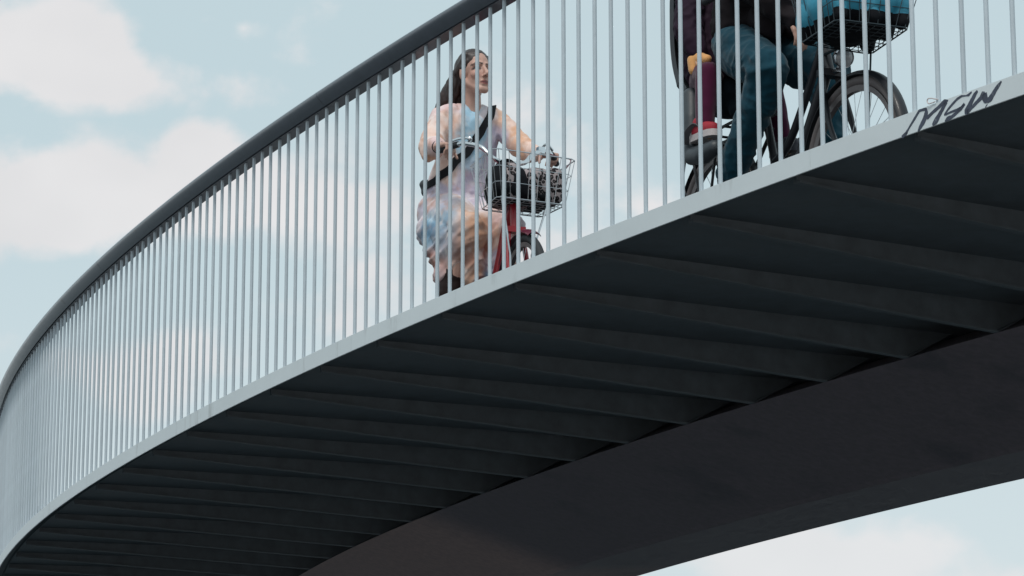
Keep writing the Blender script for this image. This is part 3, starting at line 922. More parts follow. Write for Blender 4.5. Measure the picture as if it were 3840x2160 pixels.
chain(b, [((-0.475, -0.075, 0.80), 0.080), ((-0.50, -0.045, 0.70), 0.070), ((-0.53, -0.02, 0.585), 0.058)])
chain(b, [((-0.50, -0.05, 0.80), 0.085), ((-0.53, -0.035, 0.62), 0.055)])
chain(b, [((-0.435, 0.140, 0.845), 0.068), ((-0.465, 0.110, 0.70), 0.058), ((-0.495, 0.090, 0.565), 0.045)])
chain(b, [((-0.635, -0.130, 0.640), 0.040), ((-0.665, -0.150, 0.590), 0.018)])
def dress_fold(p, n):
    if p.z > 1.08:
        return 0.007 * ridge(p, (15, 15, 7), 3.3) + 0.004 * ridge(p, (26, 26, 14), 8.3) - 0.004
    # folds run down and inwards from the knee and the hip
    rt = 0.43 * p.x + 0.90 * p.y
    a1 = 0.61 * rt - 0.79 * p.z; a2 = 0.79 * rt + 0.61 * p.z
    q = Vector((a1 * 21, a2 * 5, 0.9 * p.x * 5 + 2.0))
    lo = 1 - sstep(p.z, 0.84, 0.96)
    w_ = mnoise.noise(p * 4.5)
    q = Vector((a1 * 15 + w_ * 1.3, a2 * 2.6 + w_, p.x * 3 + 2.0))
    q2 = Vector((a1 * 30 - w_, a2 * 4.0, p.x * 5 + 5.0))
    return (0.006 + 0.009 * lo) * (1 - 2.2 * abs(mnoise.noise(q))) + 0.0045 * lo * (1 - 2.2 * abs(mnoise.noise(q2))) - 0.003
PEACH, ORNG, BLUE, LAV, PALE, RUST, SLATE, PINK = (0.82, 0.60, 0.52), (0.72, 0.42, 0.28), (0.36, 0.56, 0.70), (0.56, 0.51, 0.62), (0.74, 0.66, 0.70), (0.34, 0.135, 0.10), (0.11, 0.22, 0.34), (0.76, 0.56, 0.56)
ANCH = [((-0.70, -0.12, 1.49), PINK), ((-0.72, -0.20, 1.37), PEACH), ((-0.62, -0.25, 1.27), PEACH), ((-0.60, -0.22, 1.20), ORNG), ((-0.52, -0.24, 1.25), PINK),
        ((-0.68, -0.085, 1.44), PEACH), ((-0.66, -0.10, 1.34), PEACH), ((-0.66, -0.135, 1.26), PEACH), ((-0.72, -0.07, 1.50), PINK), ((-0.66, 0.055, 1.48), BLUE), ((-0.65, 0.015, 1.40), BLUE), ((-0.65, 0.0, 1.30), BLUE), ((-0.65, 0.06, 1.38), BLUE), ((-0.65, 0.05, 1.29), BLUE), ((-0.67, 0.12, 1.48), PALE),
        ((-0.66, 0.16, 1.36), LAV), ((-0.67, 0.14, 1.26), LAV), ((-0.70, 0.20, 1.47), ORNG), ((-0.66, 0.27, 1.43), PEACH), ((-0.60, 0.28, 1.38), ORNG), ((-0.58, 0.30, 1.28), ORNG), ((-0.50, 0.33, 1.27), PEACH),
        ((-0.73, -0.08, 1.16), PEACH), ((-0.72, 0.00, 1.12), LAV), ((-0.75, -0.13, 1.08), LAV), ((-0.72, 0.05, 1.05), LAV), ((-0.75, -0.12, 1.01), PINK), ((-0.62, -0.08, 1.01), PALE),
        ((-0.70, -0.14, 0.997), PINK), ((-0.62, -0.06, 1.015), PALE), ((-0.55, 0.0, 0.966), PALE), ((-0.62, -0.10, 0.96), LAV), ((-0.78, -0.163, 0.957), LAV), ((-0.80, -0.175, 0.90), PALE),
        ((-0.68, -0.148, 0.895), BLUE), ((-0.60, -0.10, 0.87), BLUE), ((-0.66, -0.15, 0.835), SLATE), ((-0.62, -0.13, 0.786), SLATE), ((-0.56, -0.085, 0.825), BLUE), ((-0.72, -0.19, 0.84), SLATE), ((-0.64, -0.136, 0.722), PALE), ((-0.57, -0.09, 0.755), BLUE), ((-0.60, -0.12, 0.82), SLATE), ((-0.70, -0.17, 0.79), BLUE), ((-0.56, -0.09, 0.79), SLATE),
        ((-0.50, -0.045, 0.905), PEACH), ((-0.45, -0.03, 0.87), ORNG), ((-0.42, -0.017, 0.81), ORNG), ((-0.43, -0.02, 0.74), ORNG), ((-0.52, -0.073, 0.688), RUST), ((-0.47, -0.01, 0.712), RUST), ((-0.54, -0.09, 0.63), PEACH), ((-0.60, -0.124, 0.645), RUST), ((-0.52, -0.03, 0.61), ORNG), ((-0.66, -0.17, 0.68), RUST), ((-0.62, -0.15, 0.60), PINK),
        ((-0.40, 0.12, 0.87), PINK), ((-0.42, 0.14, 0.78), PEACH), ((-0.47, 0.10, 0.66), LAV), ((-0.49, 0.08, 0.58), SLATE), ((-0.36, 0.18, 0.83), PALE)]
def dress_tint(p, n):
    w = Vector((mnoise.noise(p * 13), mnoise.noise(p * 13 + Vector((9, 0, 0))), mnoise.noise(p * 13 + Vector((0, 9, 0))))) * 0.038
    c = blend(p + w, ANCH, 5.0)
    v = mnoise.fractal(p * 20, 1.0, 2.0, 4)
    c = lerp3(c, (0.84, 0.76, 0.73), min(0.7, max(0, v) * 0.75))
    c = lerp3(c, (0.52, 0.25, 0.14), min(0.6, max(0, -mnoise.fractal(p * 24 + Vector((4, 4, 4)), 1.0, 2.0, 3)) * 0.75) * (0.35 if p.y > 0 or p.z < 0.9 else 1.0))
    return c
link('dress', fuse('dress', b, 0.0075, 3, M['tie_dye'], fold=dress_fold, colour=dress_tint), woman)
# boots
for q in ([((-0.575, -0.095, 0.63), 0.068), ((-0.610, -0.105, 0.50), 0.066), ((-0.645, -0.115, 0.43), 0.046), ((-0.60, -0.12, 0.405), 0.036), ((-0.52, -0.125, 0.395), 0.028)],
          [((-0.470, 0.12, 0.50), 0.052), ((-0.485, 0.125, 0.38), 0.050), ((-0.505, 0.125, 0.28), 0.042), ((-0.47, 0.13, 0.245), 0.036), ((-0.40, 0.135, 0.235), 0.028)]):
    b = MB(); chain(b, q)
    link('boot', fuse('boot', b, 0.007, 3, M['boot'], fold=lambda p, n: 0.004 * ridge(p, (10, 10, 20), 1.0)), woman)
# bracelet on the right wrist
b = MB(); b.lathe((-0.488, -0.232, 1.226), (0.93, -0.18, -0.1), [(0.030, -0.004), (0.033, -0.004), (0.033, 0.004), (0.030, 0.004), (0.030, -0.004)], 18); b.obj('bracelet', M['bag_dark'], woman, smooth=True)

# shoulder bag on a black strap across the chest
sbag = thing('shoulder_bag', 'small dark bag behind the woman on a wide black strap across her chest', 'bag', FW)
from mathutils.bvhtree import BVHTree
dm = bpy.data.objects['dress'].data
bvh = BVHTree.FromPolygons([v.co for v in dm.vertices], [p.vertices for p in dm.polygons])
path = curve_pts([(-0.70, 0.165, 1.56), (-0.62, 0.125, 1.46), (-0.61, 0.060, 1.36), (-0.62, -0.015, 1.26), (-0.66, -0.085, 1.19), (-0.74, -0.165, 1.135), (-0.86, -0.17, 1.12), (-0.965, -0.10, 1.13)], 8)
row0 = []; rows = []
for i, p in enumerate(path):
    t = (path[min(i + 1, len(path) - 1)] - path[max(i - 1, 0)]).normalized()
    hit, nn, _, _ = bvh.find_nearest(p)
    if (p - hit).dot(nn) < 0: nn = -nn if (p - hit).length < 1e-9 else nn
    q = hit + nn * 0.006
    sd_ = t.cross(nn).normalized() * 0.021
    rows.append([q - sd_, q + sd_, q + sd_ + nn * 0.003, q - sd_ + nn * 0.003])
for _ in range(3):
    for i in range(1, len(rows) - 1):
        rows[i] = [(rows[i - 1][k] + rows[i][k] * 2 + rows[i + 1][k]) / 4 for k in range(4)]
bb = MB(); bb.grid(rows, closed_u=True); bb.obj('strap', M['black'], sbag, smooth=True)
b = MB(); capsule(b, (-0.99, -0.080, 1.165), 0.030, (-0.985, 0.07, 1.16), 0.032); capsule(b, (-0.985, -0.075, 1.125), 0.028, (-0.98, 0.07, 1.12), 0.03)
link('pouch', fuse('pouch', b, 0.009, 3, M['plastic']), sbag)

# ================================================================ the man, the child and their black bicycle
mb = thing('city_bicycle', 'black city bicycle with child seat behind and dark wire basket in front, nearest the camera', 'bicycle', FM, 'bicycles on the bridge')
HF, HR = (-0.075, 0, 0.345), (-1.215, 0, 0.345)
wheel(mb, HF, 0.340, 0.020, M['tyre_grey'], M['rim_dull'], steer=radians(3))
wheel(mb, HR, 0.340, 0.022, M['tyre_grey'], M['rim_dull'])
mudguard(mb, HF, 0.362, radians(4), radians(170), 0.058, M['black_paint'], steer=radians(3))
mudguard(mb, HR, 0.362, radians(15), radians(215), 0.058, M['black_paint'])
b = MB()
b.tube([(-0.325, 0, 0.97), (-0.255, 0, 0.745)], 0.022, 12)
b.tube(curve_pts([(-0.265, 0, 0.79), (-0.375, 0, 0.640), (-0.540, 0, 0.43), (-0.66, 0, 0.30)]), 0.024, 12)
b.tube(curve_pts([(-0.30, 0, 0.90), (-0.44, 0, 0.72), (-0.60, 0, 0.55), (-0.72, 0, 0.50)]), 0.017, 12)
b.tube([(-0.66, 0, 0.30), (-0.83, 0, 0.86)], 0.017, 12)
for s in (-1, 1):
    b.tube([(-0.66, 0.03 * s, 0.30), (-1.215, 0.055 * s, 0.345)], 0.011, 8)
    b.tube([(-0.77, 0.02 * s, 0.66), (-1.215, 0.055 * s, 0.345)], 0.009, 8)
b.obj('frame', M['black_paint'], mb, smooth=True)
b = MB()
Rst = Matrix.Rotation(radians(3), 3, 'Z')
for s in (-1, 1):
    P = [(-0.255, 0.034 * s, 0.745), (-0.225, 0.050 * s, 0.64), (-0.155, 0.054 * s, 0.47), (-0.075, 0.056 * s, 0.345)]
    b.tube(curve_pts(P), [0.0145] * 10 + [0.011] * 9, 10)
b.box((-0.252, 0, 0.752), (0.05, 0.10, 0.028))
b.obj('fork', M['black_paint'], mb, smooth=True)
b = MB()
b.tube([(-0.335, 0, 0.995), (-0.318, 0, 0.955)], 0.016, 10)
b.tube(curve_pts([(-0.40, 0.0, 1.105), (-0.36, 0, 1.06), (-0.33, 0, 0.99)]), 0.013, 10)
b.tube(curve_pts([(-0.74, -0.30, 1.165), (-0.60, -0.285, 1.172), (-0.47, -0.20, 1.165), (-0.41, -0.08, 1.125), (-0.40, 0.0, 1.105), (-0.41, 0.08, 1.125), (-0.47, 0.20, 1.165), (-0.60, 0.285, 1.172), (-0.74, 0.30, 1.165)]), 0.0115, 12)
b.tube(curve_pts([(-0.165, -0.150, 1.020), (-0.19, -0.135, 0.990), (-0.23, -0.11, 0.985), (-0.30, -0.05, 1.0), (-0.33, -0.01, 1.0)]), 0.010, 10)
b.tube(curve_pts([(-0.05, -0.145, 1.06), (-0.085, -0.125, 0.985), (-0.15, -0.09, 0.965), (-0.24, -0.05, 0.98), (-0.33, 0.0, 1.0)]), 0.0105, 10)
mh = b.obj('handlebar', M['chrome'], mb, smooth=True)
for s in (-1, 1):
    b = MB(); b.tube([(-0.62, 0.287 * s, 1.171), (-0.75, 0.301 * s, 1.164)], 0.017, 12); b.obj('grip', M['rubber'], mh, smooth=True)
wire_basket(mb, [(-0.075, -0.235), (0.255, -0.265), (0.272, 0.048), (-0.085, 0.090)], [(-0.105, -0.285), (0.30, -0.315), (0.325, 0.115), (-0.115, 0.150)],
            0.798, 1.045, M['wire_dark'], 0.0019, 8, 8, (0.0, 0.30, 0.62, 1.0), (9, 8))
b = MB()
b.tube([(-0.075, 0.083, 0.797), (-0.080, 0.070, 0.55), (-0.075, 0.062, 0.345)], 0.0042, 8)
b.tube([(-0.085, -0.07, 0.80), (-0.28, -0.01, 0.84)], 0.008, 8)
b.obj('basket_stay', M['wire_dark'], mb, smooth=True)
b = MB()
ax = Vector((0.95, -0.05, -0.30)).normalized()
c0 = Vector((-0.165, 0.01, 0.797))
b.lathe(c0, ax, [(0.001, -0.050), (0.020, -0.048), (0.034, -0.030), (0.041, -0.004), (0.0425, 0.010), (0.040, 0.016), (0.0395, 0.010), (0.001, 0.007)], 24)
hl = b.obj('headlight', M['chrome_dull'], mb, smooth=True)
b = MB(); b.lathe(c0, ax, [(0.001, 0.025), (0.018, 0.022), (0.033, 0.016), (0.0385, 0.010), (0.001, 0.009)], 24); b.obj('lens', M['glass'], hl, smooth=True)
b = MB(); b.tube([c0 - ax * 0.02 + Vector((0, 0, -0.03)), (-0.245, 0, 0.745)], 0.007, 8); b.box((-0.215, 0, 0.752), (0.05, 0.022, 0.016)); b.obj('bracket', M['chrome_dull'], hl)
b = MB()
ellipsoid(b, (-0.915, 0, 0.945), (0.13, 0.09, 0.035)); capsule(b, (-0.90, 0, 0.945), 0.04, (-0.74, 0, 0.95), 0.022)
link('saddle', fuse('saddle', b, 0.009, 3, M['black']), mb)
b = MB(); b.tube([(-0.83, 0, 0.85), (-0.86, 0, 0.92)], 0.013, 10); b.obj('seat_post', M['chrome'], mb, smooth=True)
b = MB()
b.tube([(-0.66, -0.10, 0.30), (-0.66, 0.10, 0.30)], 0.012, 8)
b.tube([(-0.66, 0.10, 0.30), (-0.495, 0.105, 0.315)], 0.010, 8); b.tube([(-0.66, -0.10, 0.30), (-0.825, -0.105, 0.345)], 0.010, 8)
b.box((-0.495, 0.155, 0.315), (0.09, 0.085, 0.022)); b.box((-0.825, -0.155, 0.345), (0.09, 0.085, 0.022))
b.obj('crank', M['black_paint'], mb)
b = MB()
for s in (-1, 1):
    b.tube([(-0.80, 0.055 * s, 0.735), (-1.40, 0.06 * s, 0.730)], 0.007, 8)
    b.tube([(-1.36, 0.06 * s, 0.728), (-1.235, 0.06 * s, 0.36)], 0.0065, 8)
    b.tube([(-1.10, 0.06 * s, 0.730), (-1.205, 0.06 * s, 0.36)], 0.0065, 8)
for x in (-0.9, -1.05, -1.2, -1.35): b.tube([(x, -0.06, 0.732), (x, 0.06, 0.732)], 0.006, 8)
b.obj('rear_rack', M['black_paint'], mb, smooth=True)
b = MB(); b.tube(curve_pts([(-1.37, -0.072, 0.70), (-1.40, -0.075, 0.58), (-1.36, -0.08, 0.50), (-1.26, -0.07, 0.46), (-1.20, -0.06, 0.44)]), 0.0045, 6); b.obj('cable', M['black_paint'], mb, smooth=True)

# child seat (fixed to the rack)
cs = MB()
rows = []
prof = [(-1.13, 0.815), (-1.24, 0.83), (-1.335, 0.90), (-1.395, 1.03), (-1.425, 1.16), (-1.43, 1.28), (-1.415, 1.42), (-1.38, 1.56)]
for (x, z) in [tuple(p[:2]) for p in [(q.x, q.z) for q in curve_pts([(x, 0, z) for x, z in prof], 4)]]:
    row = []
    hw = 0.155 if z < 1.0 else 0.155 + 0.02 * sin((z - 1.0) * 4)
    wing = 0.075 + 0.035 * sstep(z, 1.0, 1.3)
    for q in range(11):
        s = -1 + q / 5.0
        row.append((x + wing * abs(s) ** 3 * (1 if z > 0.86 else 0.5) + 0.0, hw * s, z + (0.05 * abs(s) ** 4 if z < 0.95 else 0)))
    for q in reversed(range(11)):
        s = -1 + q / 5.0
        row.append((x + 0.016 + wing * abs(s) ** 3 * (1 if z > 0.86 else 0.5), hw * s * 0.93, z + 0.012 + (0.05 * abs(s) ** 4 if z < 0.95 else 0)))
    rows.append(row)
cs.grid([[Vector(p) for p in r] for r in rows], closed_u=True)
n_ = len(rows[0]); cs.f.append(tuple(range(n_))); cs.f.append(tuple((len(rows) - 1) * n_ + k for k in reversed(range(n_))))
seat = cs.obj('child_seat', M['plastic'], mb, smooth=True)
b = MB(); ellipsoid(b, (-1.355, 0, 1.20), (0.03, 0.125, 0.26)); ellipsoid(b, (-1.21, 0, 0.865), (0.12, 0.12, 0.03))
link('padding', fuse('padding', b, 0.01, 3, M['pad']), seat)
for s in (-1, 1):
    b = MB()
    chain(b, [((-1.14, 0.165 * s, 0.87), 0.045), ((-1.085, 0.195 * s, 0.76), 0.036), ((-1.070, 0.205 * s, 0.66), 0.034), ((-1.055, 0.21 * s, 0.60), 0.040)])
    chain(b, [((-1.055, 0.21 * s, 0.585), 0.040), ((-0.94, 0.215 * s, 0.565), 0.044), ((-0.845, 0.215 * s, 0.570), 0.034)])
    link('foot_cup', fuse('foot_cup', b, 0.008, 3, M['plastic']), seat)
    b = MB(); b.tube(curve_pts([(-1.045, 0.245 * s, 0.63), (-1.00, 0.262 * s, 0.665), (-0.955, 0.25 * s, 0.69), (-0.92, 0.235 * s, 0.665)]), 0.010, 6, flat=(0.3, 1.6)); b.obj('foot_strap', M['strap_grey'], seat, smooth=True)
b = MB(); ellipsoid(b, (-1.09, 0, 0.865), (0.15, 0.135, 0.075)); capsule(b, (-0.985, -0.06, 0.88), 0.05, (-0.985, 0.06, 0.88), 0.05); capsule(b, (-0.97, -0.03, 0.79), 0.045, (-0.97, 0.03, 0.79), 0.045); capsule(b, (-1.0, 0, 0.86), 0.07, (-0.95, 0, 0.74), 0.03)
link('seat_pan', fuse('seat_pan', b, 0.01, 3, M['pad']), seat)
b = MB(); b.tube([(-0.83, 0, 0.78), (-0.98, 0, 0.80), (-1.12, 0, 0.825)], 0.014, 8); b.obj('carrier_bar', M['black_paint'], seat, smooth=True)

# bag in the basket
b = MB()
for (x, y) in [(-0.01, -0.17), (-0.01, 0.02), (0.19, -0.19), (0.20, -0.01), (0.09, -0.09)]:
    capsule(b, (x, y, 0.868), 0.062, (x, y, 0.90), 0.07)
for (x, y) in [(-0.052, -0.21), (-0.058, -0.07), (-0.060, 0.065), (0.09, 0.06), (0.09, -0.23), (0.238, -0.235), (0.245, -0.10), (0.250, 0.025)]:
    capsule(b, (x, y, 0.829), 0.032, (x * 0.9, y * 0.95, 0.90), 0.05)
ellipsoid(b, (0.095, -0.085, 0.838), (0.18, 0.165, 0.045)); ellipsoid(b, (0.02, -0.085, 0.832), (0.10, 0.15, 0.038))
for (x, y, z, r) in [(-0.05, -0.13, 0.915, 0.07), (-0.02, -0.20, 0.885, 0.075), (-0.02, -0.05, 0.895, 0.08), (-0.02, 0.04, 0.89, 0.075), (0.10, -0.20, 0.90, 0.085), (0.10, -0.05, 0.93, 0.095), (0.10, 0.03, 0.92, 0.09), (0.20, -0.18, 0.90, 0.08), (0.21, -0.05, 0.91, 0.085), (0.205, 0.02, 0.90, 0.075)]:
    capsule(b, (x, y, z), r, (x, y, z + 0.05), r * 0.9)
bb_ = fuse('duffel_bag', b, 0.008, 9, M['blue_bag'], fold=lambda p, n: 0.012 * mnoise.noise(p * 7) + 0.005 * ridge(p, (12, 12, 9), 4.0))
bb_.materials.append(M['bag_dark'])
for f in bb_.polygons:
    if f.center.z < 0.846 + 0.010 * mnoise.noise(f.center * 5): f.material_index = 1
dbag = link('duffel_bag', bb_); dbag.matrix_world = FM
tag(dbag, 'bright blue nylon bag with black base filling the dark wire basket', 'bag')

# ---- the man
man = thing('person', 'adult cyclist in dark jacket and teal trousers, cut off above the waist by the frame', 'person', FM)
b = MB()
HM2 = Matrix.Translation((-0.70, 0.0, 1.80))
head_shapes(b, HM2)
chain(b, [((-0.73, 0, 1.72), 0.055), ((-0.76, 0, 1.60), 0.06), ((-0.78, 0, 1.52), 0.09), ((-0.84, 0, 1.25), 0.10), ((-0.87, 0, 1.08), 0.10)])
for s in (-1, 1):
    chain(b, [((-0.78, 0.05 * s, 1.54), 0.06), ((-0.77, 0.185 * s, 1.53), 0.05)])
chain(b, [((-0.77, -0.185, 1.53), 0.05), ((-0.66, -0.16, 1.24), 0.040), ((-0.445, -0.055, 1.045), 0.028)])
chain(b, [((-0.77, 0.185, 1.53), 0.05), ((-0.74, 0.26, 1.30), 0.040), ((-0.70, 0.285, 1.20), 0.030)])
chain(b, [((-0.87, -0.08, 1.02), 0.08), ((-0.56, -0.13, 0.84), 0.05), ((-0.835, -0.122, 0.515), 0.032)])
chain(b, [((-0.87, 0.08, 1.02), 0.08), ((-0.50, 0.13, 0.87), 0.05), ((-0.48, 0.13, 0.42), 0.035), ((-0.42, 0.135, 0.37), 0.03)])
hand_mesh(b, (-0.445, -0.055, 1.045), (0.42, 0.10, -0.90), (-0.9, 0.0, -0.4), (0.2, 0.9, 0.1), 0.92, curl=(0.25, 0.45, 0.4))
hand_mesh(b, (-0.70, 0.285, 1.195), (0.6, 0.05, -0.2), (0, 0, -1), (0.3, -0.9, 0), 1.05, curl=(0.7, 1.1, 0.9))
link('body', fuse('body', b, 0.0060, 2, M['skin'], colour=face_colour(HM2, (0.45, 0.26, 0.20))), man)
b = MB()
ellipsoid(b, HM2 @ Vector((-0.028, 0, 0.055)), (0.092, 0.083, 0.080))
link('hair', fuse('hair', b, 0.008, 2, M['hair']), man)
def cloth(a, s, off):
    return lambda p, n: a * (1 - 2 * abs(mnoise.noise(Vector((p.x * s + p.z * s * 0.7 + off, p.y * s, p.z * s - p.x * s * 0.7))))) + a * 0.45 * mnoise.noise(p * s * 2.6) - a * 0.3
# trousers
def trouser_fold(p, n):
    near_knee = max(0, 1 - abs(p.z - 0.80) / 0.16)
    hemz = max(0, 1 - abs(p.z - 0.50) / 0.12)
    a = 0.006 + 0.007 * near_knee + 0.006 * hemz
    w_ = mnoise.noise(p * 6)
    q = Vector((p.x * 8 + p.z * 6 + w_, p.y * 9, p.z * 13 - p.x * 9 + w_ * 1.5))
    q2 = Vector((p.x * 17, p.y * 14, p.z * 20 + p.x * 8 + 3 - w_))
    return a * (1 - 2.3 * abs(mnoise.noise(q))) + 0.005 * (1 - 2.3 * abs(mnoise.noise(q2))) - 0.004
b = MB()
ellipsoid(b, (-0.87, 0, 1.02), (0.155, 0.185, 0.13))
chain(b, [((-0.84, -0.095, 1.02), 0.115), ((-0.70, -0.120, 0.930), 0.104), ((-0.535, -0.135, 0.845), 0.082)])
chain(b, [((-0.530, -0.135, 0.830), 0.083), ((-0.63, -0.130, 0.70), 0.075), ((-0.765, -0.125, 0.58), 0.064), ((-0.875, -0.122, 0.470), 0.060)])
chain(b, [((-0.84, 0.095, 1.02), 0.110), ((-0.66, 0.120, 0.925), 0.108), ((-0.490, 0.130, 0.870), 0.088)])
chain(b, [((-0.490, 0.130, 0.860), 0.086), ((-0.495, 0.130, 0.70), 0.070), ((-0.485, 0.130, 0.52), 0.060), ((-0.485, 0.130, 0.46), 0.060)])
link('trousers', fuse('trousers', b, 0.0075, 2, M['teal'], fold=trouser_fold), man)
# jacket
b = MB()
ellipsoid(b, (-0.865, 0, 1.115), (0.17, 0.195, 0.085))
chain(b, [((-0.86, -0.075, 1.12), 0.125), ((-0.80, -0.085, 1.35), 0.115), ((-0.765, -0.10, 1.50), 0.09)])
chain(b, [((-0.86, 0.075, 1.12), 0.125), ((-0.80, 0.085, 1.35), 0.115), ((-0.765, 0.10, 1.50), 0.09)])
capsule(b, (-0.76, -0.15, 1.52), 0.07, (-0.76, 0.15, 1.52), 0.07)
chain(b, [((-0.70, -0.06, 1.11), 0.060), ((-0.64, -0.06, 1.060), 0.060)]); chain(b, [((-0.70, 0.06, 1.11), 0.060), ((-0.62, 0.06, 1.06), 0.050)])
chain(b, [((-0.77, -0.185, 1.51), 0.070), ((-0.66, -0.16, 1.24), 0.066), ((-0.52, -0.095, 1.11), 0.058), ((-0.435, -0.052, 1.020), 0.048)])
chain(b, [((-0.77, 0.185, 1.51), 0.070), ((-0.74, 0.26, 1.30), 0.062), ((-0.70, 0.285, 1.21), 0.042)])
link('jacket', fuse('jacket', b, 0.009, 3, M['jacket'], fold=cloth(0.010, 11, 7.0)), man)
for q in ([((-0.895, -0.122, 0.45), 0.052), ((-0.88, -0.122, 0.405), 0.048), ((-0.80, -0.125, 0.385), 0.036), ((-0.735, -0.128, 0.375), 0.030)],
          [((-0.50, 0.13, 0.40), 0.042), ((-0.49, 0.13, 0.370), 0.042), ((-0.42, 0.135, 0.355), 0.036), ((-0.35, 0.138, 0.350), 0.030)]):
    b = MB(); chain(b, q); link('shoe', fuse('shoe', b, 0.007, 3, M['shoe_black']), man)

# ---- the child on the seat behind
kid = thing('person', 'small child in plum jacket, burgundy leggings and red shoe sitting in the rear seat', 'person', FM)
b = MB()
KM = Matrix.Translation((-1.15, -0.02, 1.55)) @ Matrix.Scale(0.88, 4)
head_shapes(b, KM)
chain(b, [((-1.18, -0.02, 1.48), 0.045), ((-1.20, -0.02, 1.38), 0.08), ((-1.21, -0.01, 1.10), 0.09), ((-1.20, 0, 0.97), 0.08)])
chain(b, [((-1.20, -0.06, 1.38), 0.045), ((-1.19, -0.145, 1.34), 0.036), ((-1.13, -0.185, 1.16), 0.030), ((-1.06, -0.170, 1.035), 0.024)])
chain(b, [((-1.20, 0.03, 1.38), 0.045), ((-1.19, 0.115, 1.34), 0.036), ((-1.12, 0.155, 1.16), 0.030), ((-1.03, 0.13, 1.055), 0.024)])
for s, kx in ((-1, -0.975), (1, -1.050)):
    chain(b, [((-1.18, 0.07 * s, 0.955), 0.060), ((kx, 0.165 * s, 0.93), 0.042), ((kx + 0.03, 0.205 * s, 0.69), 0.030), ((kx + 0.08, 0.21 * s, 0.645), 0.026)])
hand_mesh(b, (-1.06, -0.170, 1.035), (0.45, -0.05, -0.80), (-0.7, 0, -0.6), (0.4, 0.9, 0.1), 0.68, curl=(0.5, 0.8, 0.6))
hand_mesh(b, (-1.03, 0.13, 1.055), (0.65, -0.2, -0.6), (-0.6, 0, -0.8), (0.3, -0.9, 0.1), 0.68, curl=(0.6, 0.9, 0.7))
link('body', fuse('body', b, 0.0055, 2, M['skin'], colour=face_colour(KM, (0.58, 0.33, 0.20))), kid)
b = MB(); ellipsoid(b, KM @ Vector((-0.028, 0, 0.05)), (0.086, 0.077, 0.074)); link('hair', fuse('hair', b, 0.008, 2, M['hair']), kid)
b = MB()
chain(b, [((-1.21, -0.065, 1.36), 0.095), ((-1.21, -0.060, 1.14), 0.105), ((-1.19, -0.06, 1.02), 0.100)])
chain(b, [((-1.21, 0.045, 1.36), 0.095), ((-1.21, 0.050, 1.14), 0.105), ((-1.19, 0.06, 1.02), 0.100)])
chain(b, [((-1.17, 0.0, 1.36), 0.09), ((-1.14, 0.0, 1.12), 0.10)])
chain(b, [((-1.19, -0.130, 1.36), 0.066), ((-1.135, -0.180, 1.17), 0.062), ((-1.085, -0.178, 1.085), 0.048), ((-1.068, -0.172, 1.055), 0.042)])
chain(b, [((-1.19, 0.110, 1.36), 0.066), ((-1.12, 0.155, 1.17), 0.060), ((-1.05, 0.140, 1.085), 0.042)])
link('jacket', fuse('jacket', b, 0.0075, 3, M['child_jacket'], fold=cloth(0.010, 15, 3.0)), kid)
b = MB(); chain(b, [((-1.080, -0.172, 1.035), 0.030), ((-1.03, -0.170, 1.008), 0.029), ((-0.985, -0.168, 0.998), 0.020)]); chain(b, [((-1.075, -0.185, 1.015), 0.030), ((-1.068, -0.19, 0.970), 0.024)])
link('mitten', fuse('mitten', b, 0.006, 3, M['mitten']), kid)
for s, kx in ((-1, -0.975), (1, -1.050)):
    b = MB()
    chain(b, [((-1.17, 0.075 * s, 0.955), 0.078), ((-1.05, 0.14 * s, 0.945), 0.066), ((kx, 0.168 * s, 0.925), 0.056)])
    chain(b, [((kx, 0.170 * s, 0.92), 0.056), ((kx + 0.015, 0.190 * s, 0.80), 0.049), ((kx + 0.03, 0.205 * s, 0.70), 0.040)])
    link('legging', fuse('legging', b, 0.007, 3, M['leggings'], fold=lambda p, n: 0.003 * mnoise.noise(p * 22)), kid)
    b = MB()
    chain(b, [((kx + 0.005, 0.206 * s, 0.700), 0.043), ((kx + 0.0, 0.208 * s, 0.670), 0.043), ((kx + 0.055, 0.211 * s, 0.665), 0.038), ((kx + 0.115, 0.214 * s, 0.655), 0.030)])
    sh = link('shoe', fuse('shoe', b, 0.006, 3, M['shoe_red'] if s < 0 else M['shoe_dark']), kid)
    if s < 0: sh['label'] = 'red canvas shoe with pale sole'
    else: sh['label'] = 'dark grey shoe on the far side'
    b = MB()
    rows = []
    for (x, w) in ((-0.052, 0.012), (-0.046, 0.028), (-0.02, 0.036), (0.03, 0.036), (0.08, 0.040), (0.125, 0.036), (0.147, 0.024), (0.153, 0.010)):
        c = Vector((kx + x, 0.211 * s, 0.640 - x * 0.06))
        rows.append([c + Vector((0, -w, -0.013)), c + Vector((0, w, -0.013)), c + Vector((0, w * 1.02, 0.015)), c + Vector((0, -w * 1.02, 0.015))])
    b.grid(rows, closed_u=True); b.f.append((0, 1, 2, 3)); b.f.append((31, 30, 29, 28))
    b.obj('sole', M['sole'] if s < 0 else M['shoe_dark'], sh, smooth=True)

